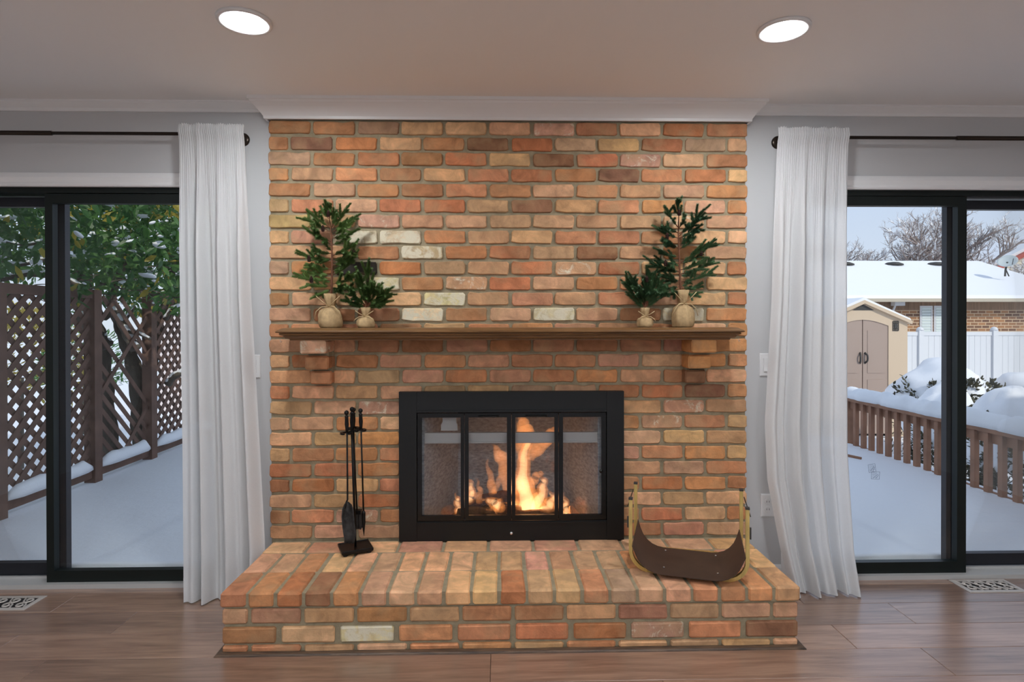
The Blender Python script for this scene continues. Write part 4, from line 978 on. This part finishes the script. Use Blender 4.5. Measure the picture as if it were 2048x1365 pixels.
limb([(335,770,.1),(350,752,.1),(380,742,.1)], 2.8, .035, .03, 'branch', True)
limb([(250,640,0),(262,625,0),(268,612,0)], 2.6, .018, .012, 'branch', True)
limb([(190,600,0),(206,636,0),(224,622,0),(228,590,0)], 2.62, .03, .02, 'branch')
limb([(120,600,-.3),(160,560,-.2),(230,575,-.1),(300,588,0),(370,600,.1)], 2.4, .010, .005, 'branch')
limb([(0,560,-.6),(60,548,-.5),(130,560,-.3),(190,590,-.1)], 2.2, .02, .03, 'branch', True)
limb([(0,520,-.5),(40,530,-.5),(95,520,-.4),(150,545,-.3)], 2.2, .012, .02, 'branch', True)
limb([(0,480,-.5),(50,490,-.5),(100,478,-.4)], 2.2, .010, .014, 'branch', True)
rr = random.Random(77)
for k in range(26):
    u, v = rr.uniform(0, 370), rr.uniform(500, 605); du = rr.uniform(50, 110); sl = rr.uniform(-.25, .25)
    limb([(u, v, 0), (u+du*.5, v+du*sl*.5-6, .05), (u+du, v+du*sl, .1)], rr.uniform(1.9, 3.0), .006, .003, 'twig')
def leaf_pts(L, Wd): return [(0,0,0),(Wd/2,L*.35,-.006),(0,L*.35,.0),(-Wd/2,L*.35,-.006),(Wd*.38,L*.7,-.008),(0,L*.7,-.003),(-Wd*.38,L*.7,-.008),(0,L,-.012)]
LF = [(0,1,2),(0,2,3),(1,4,5,2),(2,5,6,3),(4,7,5),(5,7,6)]
def low(u): return 552+(82 if u > 318 else 14*math.sin(u*.05)+(48 if u > 125 else 0))
leaves = []
while len(leaves) < 15000:
    x, y, z = rr.uniform(-5.6,-2.55), rr.uniform(1.0, 4.9), rr.uniform(1.45, 3.3)
    dz = CD+y; u = 998.5+(x-CX)/dz*FPX; v = 644.6+(CZ-z)/dz*FPX
    if v > low(u)+rr.uniform(-40, 30) or u < -260 or u > 520: continue
    if mnoise.noise(Vector((x*1.6, y*1.6, z*2.2))) < -.18 and rr.random() < .75: continue
    if x > -3.0 and y < 1.6: continue
    d = Vector((rr.uniform(-1,1), rr.uniform(-1,1), rr.uniform(-1.3,.25))).normalized()
    R = Vector((0,1,0)).rotation_difference(d).to_matrix() @ Matrix.Rotation(rr.uniform(0, 6.28), 3, 'Y')
    yellow = 1 if rr.random() < (.06+.30*max(0, (u-230)/140)*max(0, (470-v)/90)) else 0  # extra yellow towards upper right paints sun coming through the leaves
    leaves.append((dz, Vector((x,y,z)), R, rr.uniform(.7,1.25), yellow, -10 < u < 375 and v > 395))
leaves.sort(key=lambda l: (not l[5], l[0]))
lme = [MB().add(leaf_pts(.100, .040), LF).mesh('leaf', mm_) for mm_ in (M['leaf'], M['leafy'])]
for l in leaves[:290]:
    o = link('leaf', lme[l[4]], tr); o.matrix_parent_inverse = Matrix.Translation(-tr.location)
    o.location = l[1]; o.rotation_euler = l[2].to_euler(); o.scale = (l[3],)*3
fm = MB(); base_l = [Vector(p) for p in leaf_pts(.100, .040)]
for l in leaves[290:]: fm.add([l[1]+l[2]@(p*l[3]) for p in base_l], LF, l[4])
fm.build('foliage', [M['leaf'], M['leafy']], tr, fix=False, kind='stuff')
def blob(seed, fl=.45, n=9):
    r_ = random.Random(seed); m = MB(); sx, sy = r_.uniform(.8,1.5), r_.uniform(.7,1.1)
    for i in range(n//2+2):
        ph = PI*i/(n//2+1)
        for k in range(n):
            a = 2*PI*k/n; p = Vector((math.sin(ph)*math.cos(a)*sx, math.sin(ph)*math.sin(a)*sy, math.cos(ph)*fl)); p *= 1+.30*mnoise.noise(p*1.7+Vector((seed,0,0))); m.v.append(tuple(p))
    R_ = n//2+2
    m.f = [(i*n+k, i*n+(k+1) % n, (i+1)*n+(k+1) % n, (i+1)*n+k) for i in range(R_-1) for k in range(n)]; m.m = [0]*len(m.f); return m
bme = [blob(i).mesh('snow_clump', M['snow'], True, True) for i in range(8)]
for k in range(285):
    l = leaves[rr.randrange(0, 4200)]
    if rr.random() < .5 and l[1].z > 2.1: continue
    o = link('snow_clump', bme[k % 8], tr); o.matrix_parent_inverse = Matrix.Translation(-tr.location); s_ = rr.uniform(.013, .040)
    o.location = l[1]+Vector((0,-.03,.02)); o.scale = (s_*1.3, s_, s_); o.rotation_euler = (rr.uniform(-.5,.5), rr.uniform(-.5,.5), rr.uniform(0,6))
# low yellow-green shrubs and a pale neighbouring wall seen through the lattice
def shrub(nm, c, rx, ry, rz, n, mt, label, seed, leafL=.09):
    r_ = random.Random(seed); m = MB(); c = Vector(c); b_ = [Vector(p) for p in leaf_pts(leafL, leafL*.4)]
    for _ in range(n):
        d = Vector((r_.gauss(0,1), r_.gauss(0,1), abs(r_.gauss(0,1))*.9-.2)).normalized(); q = c+Vector((d.x*rx, d.y*ry, d.z*rz))*r_.uniform(.75,1.05)
        R = Vector((0,1,0)).rotation_difference((d+Vector((r_.uniform(-.8,.8),)*3)).normalized()).to_matrix(); m.add([q+R@p for p in b_], LF)
    t = thing(nm, label, 'shrub', (c.x, c.y, GZ)); m.build('foliage', mt, t, fix=False, kind='stuff')
    MB().tube([(c.x,c.y,GZ), (c.x+.03,c.y,c.z)], [.04,.02], 6).build('stem', M['trunk'], t); return t
a = P(40, 700, y=5.6); shrub('yard_shrub', (a.x, a.y, .55), .9, .7, 1.0, 1100, M['leafy'], 'yellow green shrub in the yard beyond the lattice', 31, .12)
a = P(165, 690, y=8.2); shrub('yard_shrub', (a.x, a.y, .35), .7, .6, .95, 800, M['leaf'], 'dark green shrub in the yard beyond the lattice', 32, .12)
nb = thing('garden_outbuilding', 'pale stucco garden building seen through the lattice fence', 'building', P(380, 800, y=11.0)*1.0)
a, b = P(318, 640, y=11.0), P(460, 640, y=11.0)
MB().box((a.x, 11.0, GZ), (b.x, 13.5, 1.75)).build('wall', M['pale'], nb)
MB().prism([(10.7,1.72),(13.8,1.72),(12.25,2.5)], a.x-.3, b.x+.3, 'x').build('snowy_roof', M['snow'], nb)
MB().box((a.x+.6, 10.97, .2), (a.x+1.2, 11.0, 1.2)).build('window', M['dark'], nb)
# ------------------------------------------------------------------ shed
SY = 7.55; sc = P(1726, 700, y=SY).x
def SZ(v): return P(1726, v, y=SY).z
def SX(u): return P(u, 700, y=SY).x
sd = thing('garden_shed', 'beige resin garden shed with taupe double doors and snowy roof', 'shed', (sc, SY+.9, GZ))
hw = SX(1815)-sc; ze, zp = SZ(643), SZ(607); dw = SX(1777)-sc; zd, za = SZ(652), SZ(640)
MB().prism([(sc-hw,GZ),(sc-dw,GZ),(sc-dw,zd)]+[(sc-dw+2*dw*k/8, zd+(za-zd)*math.sin(PI*k/8)) for k in range(1,8)]+[(sc+dw,zd),(sc+dw,GZ),(sc+hw,GZ),(sc+hw,ze),(sc,zp),(sc-hw,ze)], SY, SY+.04, 'y').build('front_wall', M['shed'], sd)
MB().box((sc-hw, SY+.04, GZ), (sc-hw+.04, SY+1.8, ze)).box((sc+hw-.04, SY+.04, GZ), (sc+hw, SY+1.8, ze)).prism([(sc-hw+.04,GZ),(sc+hw-.04,GZ),(sc+hw-.04,ze),(sc,zp),(sc-hw+.04,ze)], SY+1.76, SY+1.8, 'y').build('side_wall', M['shed'], sd)
for s_ in (-1, 1):
    ptsd = [(sc+s_*.008, GZ+.05), (sc+s_*dw, GZ+.05), (sc+s_*dw, zd)]+[(sc+s_*dw*(1-k/6), zd+(za-zd)*math.sin(PI/2*k/6)) for k in range(1, 6)]+[(sc+s_*.008, za)]
    dd = MB().prism(ptsd, SY+.015, SY+.05, 'y').build('door', M['sheddoor'], sd)
    for (zA, zB) in ((GZ+.2, .28), (.40, zd-.08)): MB().box((sc+s_*.09, SY+.008, zA), (sc+s_*(dw-.08), SY+.015, zB)).build('raised_panel', M['sheddoor'], dd)
    hx = sc+s_*.055; MB().tube([(hx-s_*.012, SY+.014, SZ(706)), (hx+s_*.008, SY-.03, SZ(711)), (hx+s_*.010, SY-.035, SZ(716.5)), (hx+s_*.008, SY-.03, SZ(722)), (hx-s_*.012, SY+.014, SZ(727))], .016, 6).build('handle', M['dark'], dd, True)
ov = .06; zpk = SZ(601)
for s_, snm in ((-1, 'a'), (1, 'b')):
    xe = sc+s_*(hw+.05); zE = SZ(640)-.02
    o = MB().prism([(sc, zpk), (xe, zE), (xe, zE-.06), (sc, zpk-.06)], SY-ov, SY+1.85, 'y').build('roof_panel', M['shed'], sd)
    MB().prism([(sc, zpk), (xe, zE), (xe-s_*.02, zE+.045), (sc, zpk+.05)], SY-ov+.03, SY+1.84, 'y').build('roof_snow', M['snow'], o)
MB().prism([(sc-.2, SZ(621)), (sc+.2, SZ(621)), (sc, SZ(609))], SY-.006, SY+.002, 'y').build('gable_shade', M['dark'], sd)  # dark triangle painted as the shade under the roof overhang
q0, q1 = SX(1785.5), SX(1796.5); r0_, r1_ = SZ(662), SZ(643); pm = MB()
for k in range(5):
    e = k/4; pm.box((q0+(q1-q0)*e-.004, SY-.012, r0_), (q0+(q1-q0)*e+.004, SY, r1_)); pm.box((q0, SY-.012, r0_+(r1_-r0_)*e-.005), (q1, SY, r0_+(r1_-r0_)*e+.005))
pm.box((q0+.03, SY-.014, r0_+.05), (q1-.03, SY, r1_-.05)); pm.build('wall_plaque', M['dark'], sd, label='dark openwork square plaque')
# ------------------------------------------------------------------ white vinyl fence
FY = 12.55; ft = P(1900, 664, y=FY).z; fp = P(1840, 700, y=FY).x; sp = P(1988, 700, y=FY).x-fp
vf = thing('vinyl_fence', 'white vinyl privacy fence behind the shed and shrubs', 'fence', (fp, FY, GZ))
bw = (sp-.13)/12; bme2 = MB().prism([(-bw/2+.004,-.012),(-bw/2,0),(-bw/2,.02),(bw/2,.02),(bw/2,0),(bw/2-.004,-.012)], 0, ft-.1-GZ, 'z').mesh('board', M['vinyl'], fix=True)
for k in range(-3, 4):
    x = fp+k*sp; p_ = MB().box((x-.065, FY-.065, GZ-.1), (x+.065, FY+.065, ft+.04)).build('post', M['vinyl'], vf)
    MB().lathe([(.085,ft+.04),(.09,ft+.06),(.075,ft+.09),(.05,ft+.12),(.01,ft+.135)], 12, (x,FY,0)).build('post_cap', M['vinyl'], p_, True)
    if k == 3: continue
    MB().box((x+.065, FY-.03, ft-.1), (x+sp-.065, FY+.03, ft)).build('top_rail', M['vinyl'], vf)
    for i in range(12):
        o = link('board', bme2, vf); o.matrix_parent_inverse = Matrix.Translation(-vf.location); o.location = (x+.065+bw*(i+.5), FY, GZ)
# ------------------------------------------------------------------ snow-laden shrubs
def snow_shrub(u0, u1, vt, y, label, seed, depth=.8, hfac=1.0):
    a, b, t_ = P(u0, 780, y=y), P(u1, 780, y=y), P((u0+u1)/2, vt, y=y)
    cx, rx, zt_ = (a.x+b.x)/2, (b.x-a.x)/2, t_.z; H_ = zt_-GZ
    t = thing('snowy_shrub', label, 'shrub', (cx, y, GZ)); m = MB(); nu, nv = 36, 14
    def sp(th, ph, k=1.0):
        d = Vector((math.cos(th)*math.cos(ph), math.sin(th)*math.cos(ph), math.sin(ph)))
        nse = 1+.16*mnoise.noise(d*1.6+Vector((seed,0,0)))+.07*mnoise.noise(d*4+Vector((0,seed,0)))
        return Vector((cx+d.x*rx*nse*k, y+d.y*depth*nse*k, GZ+H_*.42+d.z*H_*.58*min(nse,1.08)*k))
    for j in range(nv+1):
        ph = -.05+(PI/2+.05)*j/nv
        for i in range(nu): m.v.append(tuple(sp(2*PI*i/nu, ph)))
    m.f = [(j*nu+i, j*nu+(i+1) % nu, (j+1)*nu+(i+1) % nu, (j+1)*nu+i) for j in range(nv) for i in range(nu)]
    m.m = [0]*len(m.f); m.build('snow_cap', M['snow'], t, True)
    r_ = random.Random(seed); f = MB(); bl = [Vector(p) for p in leaf_pts(.07, .035)]
    for _ in range(4200):
        th = r_.uniform(PI*1.0, PI*2.0)+r_.uniform(-.4,.4); ph = r_.uniform(-.9, .75)
        if ph > -.02 and mnoise.noise(Vector((math.cos(th)*4+seed, ph*5, math.sin(th)*4))) < -.14+ph*.40: continue
        q = sp(th, ph, r_.uniform(.98, 1.07)); d = (q-Vector((cx,y,GZ+H_*.3))).normalized()
        R = Vector((0,1,0)).rotation_difference((d+Vector((r_.uniform(-.9,.9), r_.uniform(-.9,.9), r_.uniform(-.9,.9)))).normalized()).to_matrix(); f.add([q+R@p for p in bl], LF)
    f.build('foliage', M['shrub'], t, fix=False, kind='stuff')
snow_shrub(1790, 1975, 724, 5.9, 'large rounded snow laden shrub next to the shed', 1, .8)
snow_shrub(1985, 2150, 742, 7.6, 'rounded snow laden shrub before the white fence past the door stile', 2, .8)
snow_shrub(1828, 1955, 772, 4.5, 'low snow laden shrub just over the deck railing', 3, .55)
snow_shrub(1950, 2110, 783, 3.3, 'snow laden shrub close behind the railing balusters', 4, .5)
# ------------------------------------------------------------------ neighbouring brick house
HY = 16.45
def HZ(v, y=HY): return P(1900, v, y=y).z
hs = thing('brick_house', 'low brick house with a snow covered gable roof', 'house', (13, HY, GZ))
hx0, hx1 = 5.0, P(2150, 600, y=HY).x; ze = HZ(604); zrdg = HZ(525, HY+4)
MB().box((hx0, HY, GZ), (hx1-.4, HY+8, ze-.28)).build('brick_wall', M['facade'], hs)
MB().box((hx0, HY-.006, ze-.28), (hx1-.4, HY+8, ze)).build('soldier_course', M['soldier'], hs)
MB().prism([(HY-.5,ze),(HY+8.5,ze),(HY+8.5,ze+.09),(HY+4,zrdg-.06),(HY-.5,ze+.09)], hx0-.4, hx1, 'x').build('roof_deck', M['soffit'], hs)
rs = MB().prism([(HY-.56,ze+.08),(HY+4,zrdg-.08),(HY+8.56,ze+.08),(HY+8.5,ze+.22),(HY+4,zrdg+.06),(HY-.5,ze+.2)], hx0-.42, hx1+.02, 'x').build('roof_snow', M['snow'], hs)
MB().box((hx0-.4, HY-.58, ze-.02), (hx1, HY-.5, ze+.09)).build('gutter', M['soffit'], hs)
for u in (1688, 1786, 1871):
    q = P(u, 533, y=HY+3.5); zz = ze+.2+(zrdg+.06-ze-.2)*(4.0)/4.5
    MB().lathe([(.36,0),(.36,.05),(.2,.12),(.02,.14)], 12, (q.x, HY+3.5, zz-.06)).build('roof_vent', M['dark'], hs, True)
for (u0, u1) in ((1840, 1865), (1868, 1897)):
    a, b = P(u0, 640, y=HY-.02).x, P(u1, 640, y=HY-.02).x; z0, z1 = HZ(690), HZ(612)
    w_ = MB().box((a, HY-.03, z0), (a+.05, HY+.01, z1)).box((b-.05, HY-.03, z0), (b, HY+.01, z1)).box((a+.05, HY-.03, z0), (b-.05, HY+.01, z0+.05)).box((a+.05, HY-.03, z1-.05), (b-.05, HY+.01, z1)).build('window', M['vinyl'], hs)
    nb_ = 13
    for k in range(nb_): zc = z0+.08+(z1-z0-.16)*k/(nb_-1); MB().obox(((a+b)/2, HY-.016, zc), ((b-a)/2-.06,0,0), (0,.012,.02), (0,-.003,.03)).build('blind_slat', M['blind'], w_)
q = P(1794, 609, y=HY-.2); fl_ = MB().box((q.x-.17, HY-.35, q.z-.05), (q.x+.17, HY-.15, q.z+.12)).tube([(q.x-.06,HY-.2,q.z-.05),(q.x-.08,HY-.1,q.z-.25),(q.x-.05,HY-.1,q.z-.42)], [.03,.04,.09], 8); fl_.build('eave_lamp', M['vinyl'], hs)
# farther house
QY = 30.0
fh = thing('sided_house', 'cream sided house with red roof edging beyond the brick house', 'house', P(2100, 640, y=QY))
A, B, C_ = P(1962, 553, y=QY), P(2115, 474, y=QY), P(2268, 553, y=QY)
MB().prism([(A.x,GZ),(C_.x,GZ),(C_.x,C_.z),(B.x,B.z),(A.x,A.z)], QY, QY+9, 'y').build('gable_wall', M['siding'], fh)
k = 0; z = .5
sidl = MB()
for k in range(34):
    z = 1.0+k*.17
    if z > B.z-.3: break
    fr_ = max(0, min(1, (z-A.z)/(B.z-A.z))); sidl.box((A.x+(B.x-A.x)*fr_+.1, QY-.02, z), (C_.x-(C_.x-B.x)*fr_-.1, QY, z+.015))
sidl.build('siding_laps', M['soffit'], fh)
for (p_, q_) in ((A, B), (C_, B)):
    d = (q_-p_).normalized(); MB().bar(p_-d*.5+Vector((0,-.2,.06)), q_+Vector((0,-.2,.06)), .3, .22).build('red_rake', M['redtrim'], fh)
    MB().bar(p_-d*.5+Vector((0,4.4,.25)), q_+Vector((0,4.4,.25)), 9.0, .2).build('roof_snow', M['snow'], fh)
ds = thing('satellite_dish', 'grey satellite dish on a mast at the brick house roof edge', 'satellite dish', P(2009, 552, y=17.6))
dc = P(2015, 523, y=17.6); n_ = Vector((-.45,-.6,.62)).normalized(); R = Vector((0,0,1)).rotation_difference(n_).to_matrix()
dm = MB().lathe([(.02,-.06),(.16,-.045),(.27,-.012),(.315,.02),(.31,.026),(.25,.0),(.15,-.03),(.01,-.045)], 24); dm.v = [tuple(dc+R@Vector((p[0]*1.0, p[1]*.85, p[2]))) for p in dm.v]
dm.build('reflector', M['dish'], ds, True)
MB().tube([P(2010,553,y=17.6), P(2011,540,y=17.6), dc-n_*.04], .03, 8).tube([P(2018,553,y=17.6), P(2012,540,y=17.6)], .02, 6).build('mast', M['dark'], ds)
MB().tube([dc-n_*.05+R@Vector((0,-.2,0)), dc+n_*.3+R@Vector((0,-.22,0))], .012, 6).build('feed_arm', M['dark'], ds)
# ------------------------------------------------------------------ bare trees behind the house
def bare_tree(u, y, vtop, spread_px, label, seed, stems=7, fan=.62, flat=1.0):
    r_ = random.Random(seed); b_ = P(u, 540, y=y); b_.z = GZ; top = P(u, vtop, y=y).z; H_ = top-GZ; half = spread_px/2/FPX*(y+CD)
    t = thing('bare_tree', label, 'tree', b_); trunk = MB(); tw = MB()
    def grow(p, d, L, r, lev):
        pts = [p]; q = p.copy(); dd = d.copy()
        for k in range(3): dd = (dd+Vector((r_.uniform(-.16,.16), r_.uniform(-.16,.16), r_.uniform(-.04,.12)))).normalized(); q = q+dd*L/3; pts.append(q.copy())
        (trunk if lev < 2 else tw).tube(pts, [r, r*.85, r*.72, r*.58], 5 if lev < 3 else 3, cap=False)
        if lev >= 5: return
        for k in range((5, 5, 4, 4, 3)[lev]):
            s_ = r_.uniform(.25, 1.0); i = min(2, int(s_*3)); c = pts[i].lerp(pts[i+1], s_*3-i)
            w = Vector((r_.gauss(0,1), r_.gauss(0,1)*flat, r_.gauss(.15,.6))).normalized()
            grow(c, (dd*.85+w*.75).normalized(), L*r_.uniform(.42,.66), r*.52, lev+1)
        if lev > 2: # snow-loaded tufts
            e = pts[-1]; w = Vector((r_.uniform(-1,1), r_.uniform(-1,1), r_.uniform(-.4,.6)))*.12*L; sd = dd.cross(w).normalized()*.05*L+Vector((.03,0,0)); tw.add([pts[1]-sd, pts[1]+sd, e+w], [(0,1,2)], 1)
    fork = b_+Vector((0,0,H_*.28)); trunk.tube([b_, b_.lerp(fork, .5)+Vector((.05,0,0)), fork], [H_*.03, H_*.026, H_*.022], 8)
    for k in range(stems):
        a = (k/(stems-1)-.5)*2 if stems > 1 else 0
        d = Vector((a*half/(H_*.72)*fan*1.35, r_.uniform(-.35,.35), 1-.28*abs(a))).normalized(); grow(fork, d, H_*.44*(1-.18*abs(a)), H_*.014, 0)
    trunk.build('trunk', M['twig'], t, fix=False); tw.build('twigs', [M['twig'], M['snow']], t, fix=False, kind='stuff')
bare_tree(1880, 27, 385, 270, 'tall bare tree with snowy branches behind the brick house', 41, 8, .9)
bare_tree(1668, 29, 455, 150, 'bare tree at the end of the brick house roof by the curtain', 42, 6, .9)
bare_tree(2046, 21.5, 500, 60, 'small bare tree between the two houses', 43, 5, .9)
